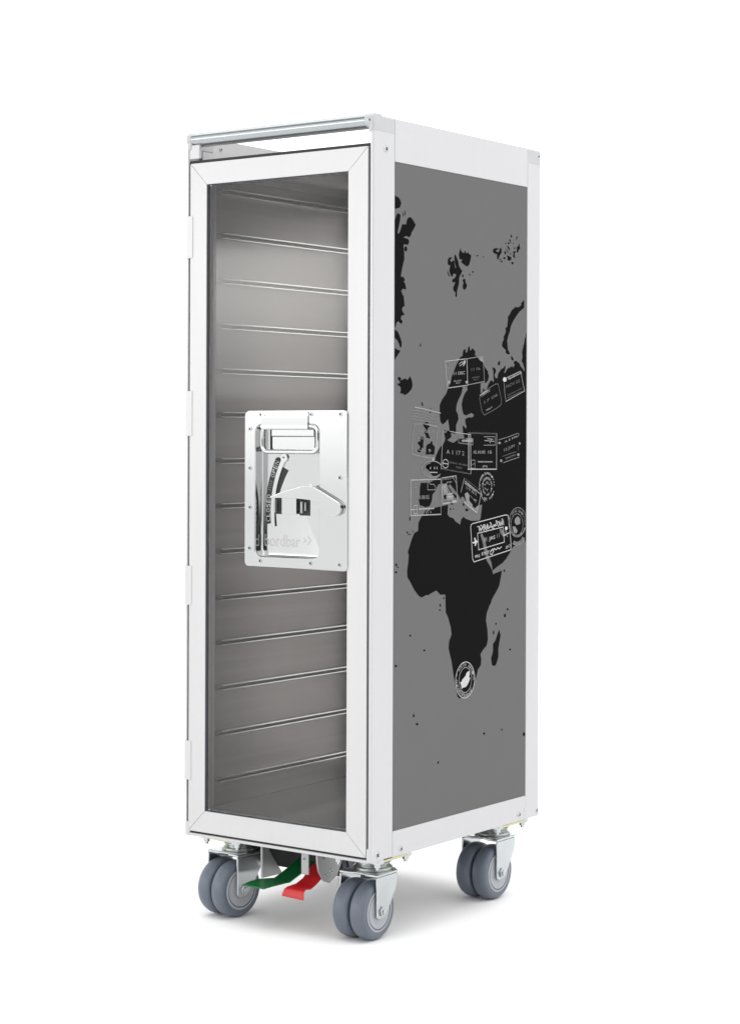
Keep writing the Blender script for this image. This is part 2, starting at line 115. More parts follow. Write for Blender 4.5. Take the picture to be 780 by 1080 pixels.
STAMPS=[
dict(label='wide rectangular white stamp across Scandinavia, split in two halves',lines=[(1,1.8,0,[(211.2,631.6),(159.8,626.7),(165.5,591.9),(212.2,596.5)]),(0,1.6,0,[(211.2,631.6),(249.9,636.5),(253.8,602.6),(213.8,597.1)]),(1,2.0,0,[(211.2,631.6),(213.0,596.5)]),(0,1.6,1,[(170.4,620.8),(170.2,620.2),(169.8,619.7),(169.4,619.2),(168.8,618.8),(168.3,618.4),(167.6,618.1),(166.9,618.0),(166.2,617.9),(165.5,617.9),(164.9,618.0),(164.2,618.2),(163.6,618.5),(163.1,618.9),(162.6,619.4),(162.2,619.9),(162.0,620.5),(161.8,621.1),(161.7,621.7),(161.8,622.3),(161.9,622.9),(162.2,623.5),(162.5,624.1),(163.0,624.6),(163.5,625.0),(164.1,625.3),(164.7,625.6),(165.4,625.8),(166.1,625.9),(166.8,625.9),(167.4,625.7),(168.1,625.5),(168.7,625.2),(169.2,624.8),(169.7,624.4),(170.1,623.9),(170.4,623.3),(170.5,622.7),(170.6,622.1),(170.6,621.4)]),(1,1.6,0,[(192.6,624.0),(199.0,627.4),(202.3,625.2),(194.2,621.4)])],fills=[(1,[(203.0,628.8),(207.9,629.4),(207.9,626.3),(202.3,620.7)]),(0,[(237.5,634.0),(249.9,635.8),(252.0,628.1),(243.3,630.1)]),(1,[(166.3,601.0),(171.1,601.6),(171.9,598.5),(167.1,597.5)]),(1,[(208.1,602.0),(213.8,602.6),(213.8,599.4),(208.9,598.9)])],texts=[(1,'11 DEC',(180.1,609.2),(206.4,611.1),(180.1,613.2)),(3,'11 06',(221.9,615.9),(243.4,617.8),(221.9,619.6)),(1,'PLAZA',(180.6,600.3),(198.3,601.9),(180.6,602.1)),(1,'KO',(185.5,597.9),(194.3,598.6),(185.5,599.9)),(3,'ANKA',(223.6,605.8),(241.8,607.5),(223.6,607.9)),(3,'EU',(227.7,603.4),(238.5,604.4),(227.7,605.0))]),
dict(label='tilted faint stamp with rounded corners left of the brighter tilted stamp',lines=[(3,1.6,0,[(253.7,557.9),(248.3,561.5),(241.9,579.6),(242.7,584.2),(248.5,587.5),(280.4,599.6),(287.2,600.2),(289.8,595.2),(295.9,578.7),(296.0,573.1),(290.9,569.8)]),(3,1.4,0,[(253.7,557.5),(273.9,563.6),(292.6,570.3)]),(1,1.8,0,[(243.5,583.3),(253.5,588.0),(261.9,590.9)]),(3,1.3,0,[(245.2,581.5),(258.5,586.8)])],fills=[],texts=[(1,'WRZ',(247.7,582.9),(267.8,589.7),(247.7,585.7)),(3,'17 06',(253.6,572.5),(286.5,584.1),(253.6,576.3)),(1,'MALA',(258.7,562.5),(273.0,567.8),(258.7,564.9))]),
dict(label='tilted rectangular stamp with a solid white disc at its top left corner',lines=[(1,1.5,0,[(309.5,609.1),(344.5,618.8),(347.1,616.6),(313.9,606.8)]),(1,1.5,0,[(346.2,616.1),(351.3,601.2),(355.3,592.3)]),(1,1.6,0,[(355.3,591.9),(307.2,576.5)]),(0,1.6,0,[(302.7,601.9),(304.5,588.1),(307.7,576.6)]),(3,1.2,0,[(311.5,581.3),(348.2,591.3)])],fills=[(2,[(309.0,605.6),(308.1,604.5),(306.6,603.7),(304.8,603.3),(303.0,603.4),(301.3,603.9),(300.1,604.8),(299.6,606.0),(299.8,607.2),(300.6,608.3),(302.1,609.1),(303.9,609.5),(305.8,609.5),(307.4,608.9),(308.6,608.0),(309.2,606.8)])],texts=[(1,'BORDO',(313.0,607.3),(344.5,616.0),(313.0,609.3)),(3,'NOV 02',(307.9,594.6),(342.8,603.8),(307.9,598.8)),(3,'DEPARTURE',(311.4,583.6),(348.2,594.5),(311.4,585.7))]),
dict(label='pale stamp with wavy lines above a rounded box over the British Isles',lines=[(1,1.8,0,[(90.9,566.0),(106.6,564.6),(149.8,559.0)]),(0,1.2,0,[(84.7,562.4),(87.8,561.6),(90.9,561.4),(94.0,561.7),(97.2,561.8),(100.3,561.4),(103.5,560.6),(106.6,560.0),(109.8,559.9),(113.0,560.2),(116.1,560.2),(119.3,559.7),(122.5,558.8),(125.7,558.4),(128.9,558.4),(132.1,558.7),(135.3,558.6)]),(0,1.2,0,[(84.7,558.2),(87.8,557.9),(90.9,558.1),(94.1,558.3),(97.2,558.0),(100.3,557.2),(103.5,556.5),(106.7,556.4),(109.8,556.7),(113.0,556.7),(116.2,556.2),(119.3,555.4),(122.5,554.8),(125.7,554.9),(128.9,555.2),(132.1,555.1),(135.3,554.4)]),(0,1.2,0,[(84.7,554.4),(87.8,554.6),(91.0,554.8),(94.1,554.5),(97.2,553.7),(100.4,553.0),(103.5,552.8),(106.7,553.1),(109.8,553.2),(113.0,552.7),(116.2,551.9),(119.4,551.3),(122.5,551.3),(125.7,551.6),(128.9,551.5),(132.1,550.9),(135.4,550.1)]),(0,1.2,0,[(84.7,551.1),(87.9,551.3),(91.0,551.0),(94.1,550.3),(97.3,549.5),(100.4,549.3),(103.5,549.6),(106.7,549.7),(109.9,549.3),(113.0,548.4),(116.2,547.8),(119.4,547.7),(122.6,548.0),(125.8,548.0),(129.0,547.4),(132.2,546.6),(135.4,546.1)]),(0,1.8,0,[(88.7,544.3),(114.6,544.9),(140.2,541.9),(143.2,539.6),(138.8,509.6),(136.5,500.5)]),(0,2.2,0,[(90.2,543.8),(87.2,527.7),(85.0,509.8),(87.4,505.8),(107.0,503.0),(136.5,500.1)]),(1,1.8,0,[(112.3,544.9),(141.9,541.4)])],fills=[(1,[(130.0,501.5),(136.5,501.4),(135.7,496.0),(130.9,497.9)])],texts=[(0,'IMMIGRATION',(113.0,557.5),(141.8,554.2),(113.0,559.4)),(0,'OFFICER',(113.0,553.4),(143.4,550.5),(113.0,555.4)),(0,'LONDON',(113.0,549.8),(138.6,546.9),(113.0,551.8)),(0,'24 SEP',(97.3,534.9),(133.9,532.3),(97.3,538.6)),(0,'ENTRY',(97.4,525.9),(129.1,522.3),(97.4,528.9)),(0,'UK 9',(100.6,510.7),(127.6,507.8),(100.6,515.1))]),
dict(label='square stamp with a round arrow mark, left of the upright square stamp',lines=[(1,1.5,1,[(155.2,537.0),(187.0,533.8),(220.6,531.3),(221.5,479.3),(151.5,486.9)]),(1,2.0,0,[(151.5,486.9),(219.9,479.4)]),(1,2.0,0,[(155.2,537.0),(171.0,535.6)]),(1,1.8,1,[(167.8,491.4),(167.4,490.6),(166.9,489.9),(166.2,489.2),(165.4,488.6),(164.5,488.2),(163.6,487.8),(162.5,487.6),(161.5,487.6),(160.4,487.6),(159.4,487.8),(158.4,488.2),(157.5,488.6),(156.7,489.2),(156.0,489.9),(155.4,490.6),(155.0,491.4),(154.7,492.2),(154.6,493.1),(154.7,494.0),(154.9,494.8),(155.3,495.6),(155.8,496.4),(156.5,497.0),(157.3,497.6),(158.2,498.1),(159.2,498.4),(160.2,498.6),(161.2,498.7),(162.3,498.6),(163.3,498.4),(164.3,498.1),(165.2,497.6),(166.0,497.1),(166.7,496.4),(167.3,495.7),(167.7,494.9),(168.0,494.0),(168.1,493.1),(168.0,492.3)]),(1,2,0,[(154.4,494.1),(167.3,492.6)]),(0,1.4,0,[(193.1,526.2),(191.5,520.4),(225.8,517.7),(226.2,525.7),(209.3,526.2)])],fills=[(0,[(199.2,524.5),(225.7,525.1),(225.8,521.1),(199.2,521.7)])],texts=[(0,'A 1 17 2',(163.3,506.2),(205.4,503.7),(163.2,511.7)),(3,'KEHL RHEIN',(171.3,493.9),(215.7,489.0),(171.3,496.3)),(3,'701',(185.3,487.1),(199.4,485.8),(185.3,489.8))]),
dict(label='upright square white stamp with a row of date figures at its middle',lines=[(1,1.6,1,[(215.0,533.3),(284.4,532.6),(284.2,484.6),(215.3,485.4)]),(2,2.2,0,[(214.7,485.4),(284.2,484.6)]),(2,2.0,0,[(215.0,533.3),(284.4,532.6)]),(1,1.6,0,[(217.9,533.0),(217.8,485.6)]),(0,1.4,0,[(252.7,528.5),(280.1,528.6),(280.2,517.1),(252.8,517.1)]),(1,1.5,0,[(254.8,523.4),(278.0,522.2)]),(1,1.4,0,[(261.1,525.7),(274.8,525.1)]),(1,1.4,0,[(267.5,519.9),(270.6,524.0)]),(0,1.4,1,[(222.2,497.4),(231.1,497.3),(231.1,486.3),(222.3,486.4)]),(0,1.2,0,[(223.9,491.2),(230.1,492.8)])],fills=[],texts=[(1,'15.10.05',(227.9,506.1),(256.0,505.9),(227.9,510.0)),(1,'15',(263.3,505.9),(271.8,505.8),(263.3,509.8)),(2,'PASSAU BAHNHO',(238.3,494.1),(274.0,493.8),(238.3,496.0)),(1,'(M)',(249.8,487.5),(261.4,487.4),(249.8,490.3))]),
dict(label='tilted faint stamp at the right of the upright square stamp',lines=[(0,1.3,0,[(289.0,524.2),(316.0,528.7),(337.2,533.4),(341.0,532.4),(339.1,529.0)]),(3,1.2,0,[(300.1,501.8),(316.2,505.1),(333.6,508.0)]),(0,1.4,0,[(301.4,493.3),(323.7,497.4),(342.5,500.6)]),(3,1.0,0,[(339.2,517.0),(339.9,509.0)])],fills=[(0,[(294.9,519.6),(293.6,518.7),(291.5,518.4),(289.3,518.7),(288.0,519.5),(287.9,520.6),(289.2,521.4),(291.4,521.7),(293.5,521.4),(294.9,520.6)]),(0,[(298.7,495.4),(297.6,494.4),(295.9,494.0),(294.2,494.4),(293.1,495.4),(293.1,496.6),(294.1,497.6),(295.8,498.0),(297.6,497.6),(298.7,496.6)]),(0,[(342.7,503.4),(341.4,502.4),(339.4,502.0),(337.3,502.3),(336.0,503.3),(335.9,504.6),(337.2,505.6),(339.2,506.0),(341.3,505.6),(342.6,504.6)]),(0,[(345.2,518.8),(344.3,517.8),(343.0,517.5),(341.7,517.8),(340.8,518.7),(340.8,519.9),(341.6,520.8),(342.9,521.2),(344.3,520.9),(345.1,519.9)])],texts=[(1,'A E MIL',(304.3,520.1),(338.5,528.7),(304.3,522.7)),(0,'12 JUN',(303.2,508.5),(329.8,515.0),(303.1,512.3)),(0,'SNOKI',(306.9,497.5),(331.1,502.7),(306.9,499.8))]),
dict(label='small faint round stamp below the pale stamp on the British Isles',lines=[(0,2.2,0,[(148.9,479.6),(145.4,478.1),(141.2,477.0),(136.6,476.3),(131.8,476.1),(127.0,476.3),(122.3,477.0),(118.0,478.1),(114.4,479.5),(111.4,481.3),(109.3,483.2),(108.1,485.3),(107.9,487.5),(108.7,489.6),(110.5,491.6),(113.2,493.4),(116.6,494.9),(120.7,496.0),(125.3,496.7),(130.1,496.9),(134.9,496.8),(139.6,496.1),(143.9,495.0),(147.7,493.6),(150.7,491.8)]),(0,1.6,0,[(127.8,478.5),(124.1,479.1),(120.7,479.9),(117.8,481.0),(115.4,482.4),(113.7,483.9),(112.8,485.6),(112.7,487.3),(113.3,489.0),(114.7,490.5),(116.8,491.9),(119.6,493.1),(122.8,493.9),(126.4,494.5)]),(1,2,0,[(126.2,482.5),(142.2,482.0)])],fills=[],texts=[(2,'1 11',(126.1,486.6),(142.2,486.4),(126.1,489.5))]),
dict(label='square pale stamp over Spain with a thick left edge',lines=[(1,2.2,0,[(150.6,473.2),(82.7,473.1),(82.9,427.9),(150.9,427.5)]),(0,1.5,0,[(150.6,473.2),(151.2,427.5)]),(1,1.5,1,[(89.3,440.2),(96.5,440.5),(97.0,430.1),(89.7,430.0)]),(1,2.0,0,[(84.0,435.5),(96.2,435.4)]),(1,2.6,0,[(101.1,435.7),(134.9,435.7)]),(0,1.5,1,[(120.6,471.3),(120.6,460.0),(137.3,459.7),(138.9,463.0),(134.7,466.8),(127.2,467.0)]),(0,1.5,0,[(119.1,434.8),(120.8,432.8),(129.1,435.9)])],fills=[],texts=[(0,'08.08.05',(96.1,448.4),(124.0,448.2),(96.1,453.4)),(0,'C',(89.2,463.0),(96.0,463.1),(89.2,468.7)),(0,'ES 4',(115.9,429.7),(129.1,429.8),(115.9,432.6))]),
dict(label='small upright stamp beside the square pale stamp, filled with short lines',lines=[(1,1.6,1,[(151.9,474.6),(186.3,477.2),(189.7,442.8),(155.0,440.7)]),(0,1.5,0,[(177.8,475.6),(186.4,467.8)]),(1,2.2,0,[(164.3,453.0),(177.9,454.6)]),(1,2.2,0,[(164.3,449.7),(179.6,450.7)]),(0,2.2,0,[(164.3,446.3),(179.7,446.9)]),(1,2.4,0,[(155.0,441.1),(171.1,442.4)]),(1,2,0,[(154.0,463.6),(155.0,449.4)])],fills=[(0,[(154.0,466.5),(164.2,467.3),(166.8,453.9),(157.5,452.2)]),(0,[(166.8,453.9),(177.9,454.6),(179.7,446.0),(164.3,445.4)]),(1,[(175.4,444.6),(186.5,445.3),(188.3,442.9),(178.0,442.2)])],texts=[(0,'HELLAS',(155.7,471.7),(184.6,474.1),(155.7,474.4)),(1,'ATH',(163.3,467.3),(175.2,468.2),(163.3,469.6))]),
dict(label='slanted narrow stamp over Italy with double white edges',lines=[(1,1.6,0,[(205.6,473.8),(246.9,455.1),(241.8,440.0),(235.9,427.2)]),(2,1.8,0,[(205.6,473.8),(246.9,455.1)]),(1,1.5,0,[(207.8,469.8),(246.2,451.1)]),(0,2.6,0,[(207.1,467.0),(232.0,456.4)]),(1,1.3,0,[(205.6,473.8),(197.7,455.5)]),(2,1.8,0,[(205.8,441.7),(235.9,427.2)]),(1,1.3,0,[(207.2,443.3),(233.7,430.9)]),(3,2.0,0,[(220.3,450.2),(233.6,441.0)]),(0,2.0,0,[(226.2,446.0),(235.1,443.4)])],fills=[(0,[(232.2,433.8),(240.3,436.8),(237.4,427.5)]),(0,[(206.4,452.9),(213.0,455.2),(218.1,451.1),(217.4,443.8),(226.3,437.2),(221.9,435.7),(210.1,443.2)])],texts=[(0,'ROMA FCO',(207.1,466.6),(242.4,451.7),(207.1,469.1)),(0,'19.03',(210.8,459.3),(235.0,449.9),(210.7,463.2))]),
dict(label='oval mottled stamp of small white letters beside the slanted narrow stamp',lines=[(1,1.6,0,[(242.6,457.4),(242.0,460.6),(242.0,464.0),(242.5,467.2),(243.7,470.3),(245.3,473.2),(247.4,475.7),(249.9,477.8)]),(1,1.4,0,[(246.9,448.8),(255.2,441.7)])],fills=[],texts=[(1,'A',(258.5,477.9),(263.3,477.8),(258.5,481.2)),(1,'R',(262.6,477.7),(267.3,477.0),(263.2,480.8)),(1,'R',(266.7,476.5),(270.9,475.1),(267.8,479.3)),(1,'I',(270.3,474.3),(273.9,472.5),(272.0,476.7)),(1,'V',(273.4,471.4),(276.0,469.1),(275.5,473.1)),(1,'A',(275.7,467.9),(277.3,465.4),(278.0,468.9)),(1,'L',(277.1,464.0),(277.5,461.3),(279.6,464.1)),(1,'V',(276.8,456.0),(274.8,453.7),(279.1,454.6)),(1,'I',(275.2,452.5),(272.1,450.6),(277.1,450.4)),(1,'S',(272.6,449.6),(268.7,448.1),(274.1,446.9)),(1,'A',(269.4,447.4),(264.9,446.6),(270.3,444.4)),(1,'3',(261.5,446.0),(256.7,446.4),(261.2,442.8)),(1,'0',(257.4,446.8),(252.9,447.8),(256.5,443.7)),(1,'D',(250.2,451.0),(247.1,453.1),(248.4,449.0)),(1,'A',(247.5,454.3),(245.4,456.7),(245.3,452.9)),(1,'Y',(245.7,458.0),(244.7,460.6),(243.3,457.4)),(1,'S',(244.8,462.0),(245.1,464.5),(242.4,462.2)),(1,'M',(246.1,469.6),(248.6,471.8),(244.1,471.4)),(1,'A',(248.2,472.9),(251.6,474.6),(246.5,475.3)),(1,'L',(251.1,475.4),(255.2,476.6),(249.9,478.3)),(1,'E',(254.6,477.1),(259.2,477.7),(254.0,480.3)),(1,'R',(258.6,471.2),(263.4,471.2),(258.6,474.5)),(1,'E',(261.8,471.1),(266.4,470.3),(262.5,474.2)),(1,'P',(265.0,470.1),(268.9,468.5),(266.4,472.8)),(1,'U',(267.7,468.3),(270.6,466.2),(269.7,470.2)),(1,'B',(269.9,465.9),(271.4,463.4),(272.1,466.9)),(1,'L',(271.1,463.1),(271.1,460.5),(273.5,463.0)),(1,'I',(271.4,460.1),(269.9,457.7),(273.7,459.1)),(1,'C',(270.6,457.4),(267.8,455.3),(272.6,455.4)),(1,'O',(266.5,453.4),(261.9,452.7),(267.3,450.3)),(1,'F',(263.5,452.7),(258.7,452.8),(263.5,449.4)),(1,'M',(257.1,453.8),(253.2,455.4),(255.7,451.2)),(1,'A',(254.4,455.6),(251.5,457.8),(252.4,453.7)),(1,'L',(252.3,458.0),(250.8,460.5),(250.0,457.1)),(1,'D',(251.0,460.8),(251.0,463.4),(248.6,460.9)),(1,'I',(250.8,463.8),(252.2,466.2),(248.5,464.8)),(1,'V',(251.5,466.5),(254.3,468.6),(249.5,468.5)),(1,'E',(253.2,468.8),(257.0,470.3),(251.7,471.5)),(1,'S',(255.6,470.4),(260.2,471.2),(254.8,473.6)),(1,'0',(258.6,465.3),(263.4,465.2),(258.6,468.5)),(1,'7',(263.8,464.7),(266.2,462.4),(265.8,466.3)),(1,'A',(263.5,458.6),(258.7,458.7),(263.5,455.4)),(1,'P',(258.3,459.2),(255.9,461.5),(256.3,457.6)),(1,'R',(255.9,462.6),(258.3,464.8),(253.8,464.2))]),
dict(label='large tilted stamp with airplane mark and Arabic lettering above its inner box',lines=[(2,1.7,1,[(225.7,412.9),(307.4,422.1),(312.9,421.4),(315.1,416.7),(321.8,380.4),(320.8,374.0),(229.3,361.8),(226.0,366.3),(221.2,408.3),(222.2,411.5)]),(2,1.6,1,[(237.7,399.6),(301.1,405.8),(304.4,385.1),(240.6,377.5)]),(2,2,0,[(302.2,393.9),(316.3,397.4)]),(1,2,0,[(307.6,400.7),(312.0,392.4)]),(2,1.5,0,[(237.2,408.3),(238.9,408.6),(241.3,408.7),(242.5,402.1),(245.7,405.7),(246.5,402.5),(248.2,406.2),(250.6,409.8),(252.4,403.1),(253.9,403.3),(256.7,410.4),(257.8,403.7),(260.2,403.9),(261.1,411.0),(262.8,404.4),(266.0,405.6),(267.3,408.2),(269.6,408.4),(270.9,412.1),(272.9,405.4),(275.5,405.6),(275.9,409.3),(278.1,409.5),(280.9,407.2),(282.2,409.9),(284.3,413.5),(286.2,413.7),(287.6,408.1),(290.2,407.2),(292.4,414.4),(294.0,407.6),(295.9,408.9),(298.3,415.0),(299.5,408.3),(301.5,415.4),(302.8,408.7)]),(2,1.4,0,[(241.0,404.3),(243.1,408.2),(243.7,406.3),(246.8,404.3),(248.5,404.5),(249.4,406.9),(252.6,407.0),(253.9,409.4),(255.3,405.3),(257.4,405.5),(260.1,407.8),(260.7,405.9),(262.5,410.4),(264.9,406.3),(266.1,406.5),(268.3,406.7),(271.4,406.9),(273.2,407.7),(274.1,407.3),(276.4,407.5),(277.7,407.7),(280.9,410.1),(281.7,408.8),(283.7,408.3),(285.4,409.2),(287.3,413.1),(289.7,413.3),(291.8,409.8),(292.7,410.0),(295.8,411.7),(297.6,409.7),(299.1,410.0),(300.3,410.2)]),(2,1.9,0,[(297.0,379.1),(291.6,376.4),(287.3,378.4),(284.1,375.6),(278.8,377.6),(276.7,374.8),(271.4,375.6),(275.6,377.1),(277.8,374.2),(273.6,369.8),(269.3,370.5),(269.3,374.0),(274.6,375.5)])],fills=[(2,[(225.0,388.1),(231.2,388.9),(229.5,393.9),(232.0,394.1),(235.3,389.5),(239.5,389.7),(239.9,388.4),(236.2,387.4),(233.3,383.0),(230.8,383.1),(231.6,386.7),(226.5,386.4)]),(2,[(312.6,402.9),(311.6,401.8),(309.9,401.2),(308.0,401.3),(306.4,402.1),(305.5,403.3),(305.6,404.6),(306.6,405.7),(308.2,406.3),(310.2,406.1),(311.8,405.4),(312.7,404.2)]),(2,[(247.4,409.4),(246.3,408.8),(244.9,409.2),(244.6,410.1),(245.7,410.6),(247.1,410.3)]),(2,[(254.7,410.1),(253.6,409.5),(252.2,409.8),(251.9,410.7),(253.0,411.3),(254.4,411.0)]),(2,[(270.5,412.3),(269.4,411.7),(268.0,412.0),(267.6,412.9),(268.7,413.5),(270.1,413.2)]),(2,[(285.3,414.4),(284.2,413.9),(282.8,414.2),(282.5,415.1),(283.5,415.7),(285.0,415.4)]),(2,[(300.3,416.3),(299.2,415.7),(297.8,416.0),(297.4,416.9),(298.5,417.5),(300.0,417.2)]),(2,[(260.0,401.0),(258.9,400.4),(257.5,400.7),(257.2,401.6),(258.3,402.2),(259.7,401.9)]),(2,[(279.0,404.3),(277.9,403.7),(276.5,404.0),(276.1,405.0),(277.2,405.5),(278.7,405.2)])],texts=[(1,'01',(253.4,387.2),(260.4,388.1),(253.4,392.9)),(2,'JAS',(266.0,389.0),(280.8,390.7),(266.0,393.9)),(0,'11',(285.7,391.7),(291.5,392.3),(285.7,396.9)),(2,'992',(231.7,366.6),(243.8,367.7),(231.7,370.5)),(2,'EXIT',(248.3,369.6),(267.2,371.4),(248.3,373.8)),(1,'80',(307.8,375.2),(319.7,378.1),(307.7,379.4))]),
dict(label='round stamp cut by the right edge of the panel over Arabia',lines=[(0,1.4,1,[(359.2,403.7),(357.5,400.8),(355.4,398.2),(352.9,395.9),(349.9,394.1),(346.7,392.6),(343.3,391.6),(339.8,391.0),(336.2,391.0),(332.7,391.4),(329.3,392.4),(326.2,393.8),(323.3,395.6),(320.8,397.8),(318.8,400.3),(317.2,403.0),(316.1,406.0),(315.5,409.1),(315.5,412.2),(316.1,415.3),(317.2,418.3),(318.8,421.1),(320.9,423.7),(323.4,426.0),(326.2,427.9),(329.4,429.4),(332.8,430.4),(336.3,431.0),(339.9,431.1),(343.4,430.6),(346.8,429.7),(350.0,428.4),(352.9,426.6),(355.5,424.4),(357.6,421.9),(359.2,419.1),(360.3,416.1),(360.9,413.0),(360.9,409.8),(360.3,406.7)]),(0,1.3,1,[(351.1,402.9),(350.2,400.7),(349.0,398.7),(347.5,397.0),(345.6,395.5),(343.6,394.3),(341.4,393.4),(339.0,393.0),(336.6,392.8),(334.2,393.1),(331.9,393.7),(329.6,394.6),(327.5,395.9),(325.7,397.5),(324.1,399.3),(322.8,401.3),(321.8,403.5),(321.2,405.8),(321.0,408.1),(321.1,410.4),(321.6,412.7),(322.5,414.8),(323.7,416.8),(325.2,418.6),(327.0,420.1),(329.1,421.3),(331.3,422.1),(333.6,422.6),(336.0,422.8),(338.4,422.6),(340.8,422.0),(343.0,421.0),(345.1,419.8),(347.0,418.2),(348.6,416.4),(349.9,414.3),(350.9,412.2),(351.5,409.8),(351.8,407.5),(351.6,405.1)]),(0,2.2,0,[(356.2,388.6),(354.6,386.3),(352.5,384.3),(350.0,382.6),(347.0,381.3),(343.7,380.3),(340.1,379.8),(336.5,379.7),(332.9,380.1),(329.4,380.9),(326.1,382.1)]),(0,2.2,0,[(353.8,389.3),(352.4,387.3),(350.6,385.5),(348.3,384.0),(345.7,382.8),(342.8,382.0),(339.7,381.6),(336.5,381.5),(333.3,381.8),(330.2,382.5),(327.3,383.6)]),(0,2.2,0,[(351.0,390.1),(349.9,388.4),(348.3,386.9),(346.4,385.7),(344.2,384.7),(341.8,384.0),(339.2,383.6),(336.5,383.5),(333.8,383.8),(331.2,384.4),(328.8,385.3)])],fills=[(0,[(331.4,416.1),(338.0,419.4),(344.6,415.7),(344.7,408.7),(335.9,407.2),(330.4,410.9)]),(0,[(324.9,405.3),(331.5,405.6),(338.1,399.6),(334.9,395.6),(328.3,397.6)])],texts=[(0,'U',(322.0,400.9),(320.2,403.3),(320.1,399.1)),(0,'N',(320.1,403.5),(318.9,406.2),(318.0,402.4)),(0,'I',(318.9,406.5),(318.3,409.2),(316.6,406.0)),(0,'T',(318.3,409.5),(318.5,412.3),(316.0,409.7)),(0,'E',(318.5,412.5),(319.3,415.2),(316.3,413.4)),(0,'D',(319.4,415.5),(320.8,417.9),(317.3,417.0)),(0,'A',(323.1,420.5),(325.7,422.3),(321.6,423.1)),(0,'R',(325.9,422.5),(328.9,423.8),(324.7,425.5)),(0,'A',(329.1,423.9),(332.3,424.8),(328.3,427.2)),(0,'B',(332.5,424.8),(336.0,425.2),(332.2,428.3)),(0,'E',(339.9,424.9),(343.4,424.1),(340.5,428.3)),(0,'M',(343.6,424.0),(346.8,422.7),(344.5,427.2)),(0,'I',(347.0,422.6),(349.8,420.8),(348.3,425.4)),(0,'R',(350.0,420.6),(352.4,418.5),(351.7,423.0)),(0,'A',(352.5,418.3),(354.3,415.8),(354.5,420.0)),(0,'T',(354.4,415.6),(355.7,412.9),(356.6,416.7)),(0,'E',(355.7,412.6),(356.3,409.8),(358.0,413.1)),(0,'S',(356.3,409.6),(356.1,406.7),(358.6,409.3)),(0,'I',(355.2,403.5),(353.7,401.0),(357.3,402.0)),(0,'M',(353.6,400.8),(351.5,398.6),(355.5,398.7)),(0,'M',(351.3,398.4),(348.7,396.6),(352.9,395.8)),(0,'I',(348.6,396.5),(345.5,395.2),(349.8,393.4)),(0,'G',(345.4,395.1),(342.0,394.2),(346.2,391.7)),(0,'R',(341.8,394.2),(338.4,393.9),(342.2,390.7)),(0,'A',(338.1,393.9),(334.6,394.2),(338.1,390.4)),(0,'T',(334.4,394.2),(331.0,395.0),(333.9,390.8)),(0,'I',(330.8,395.1),(327.6,396.4),(329.9,392.0)),(0,'O',(327.5,396.5),(324.6,398.3),(326.1,393.8)),(0,'N',(324.5,398.5),(322.1,400.6),(322.8,396.2))]),
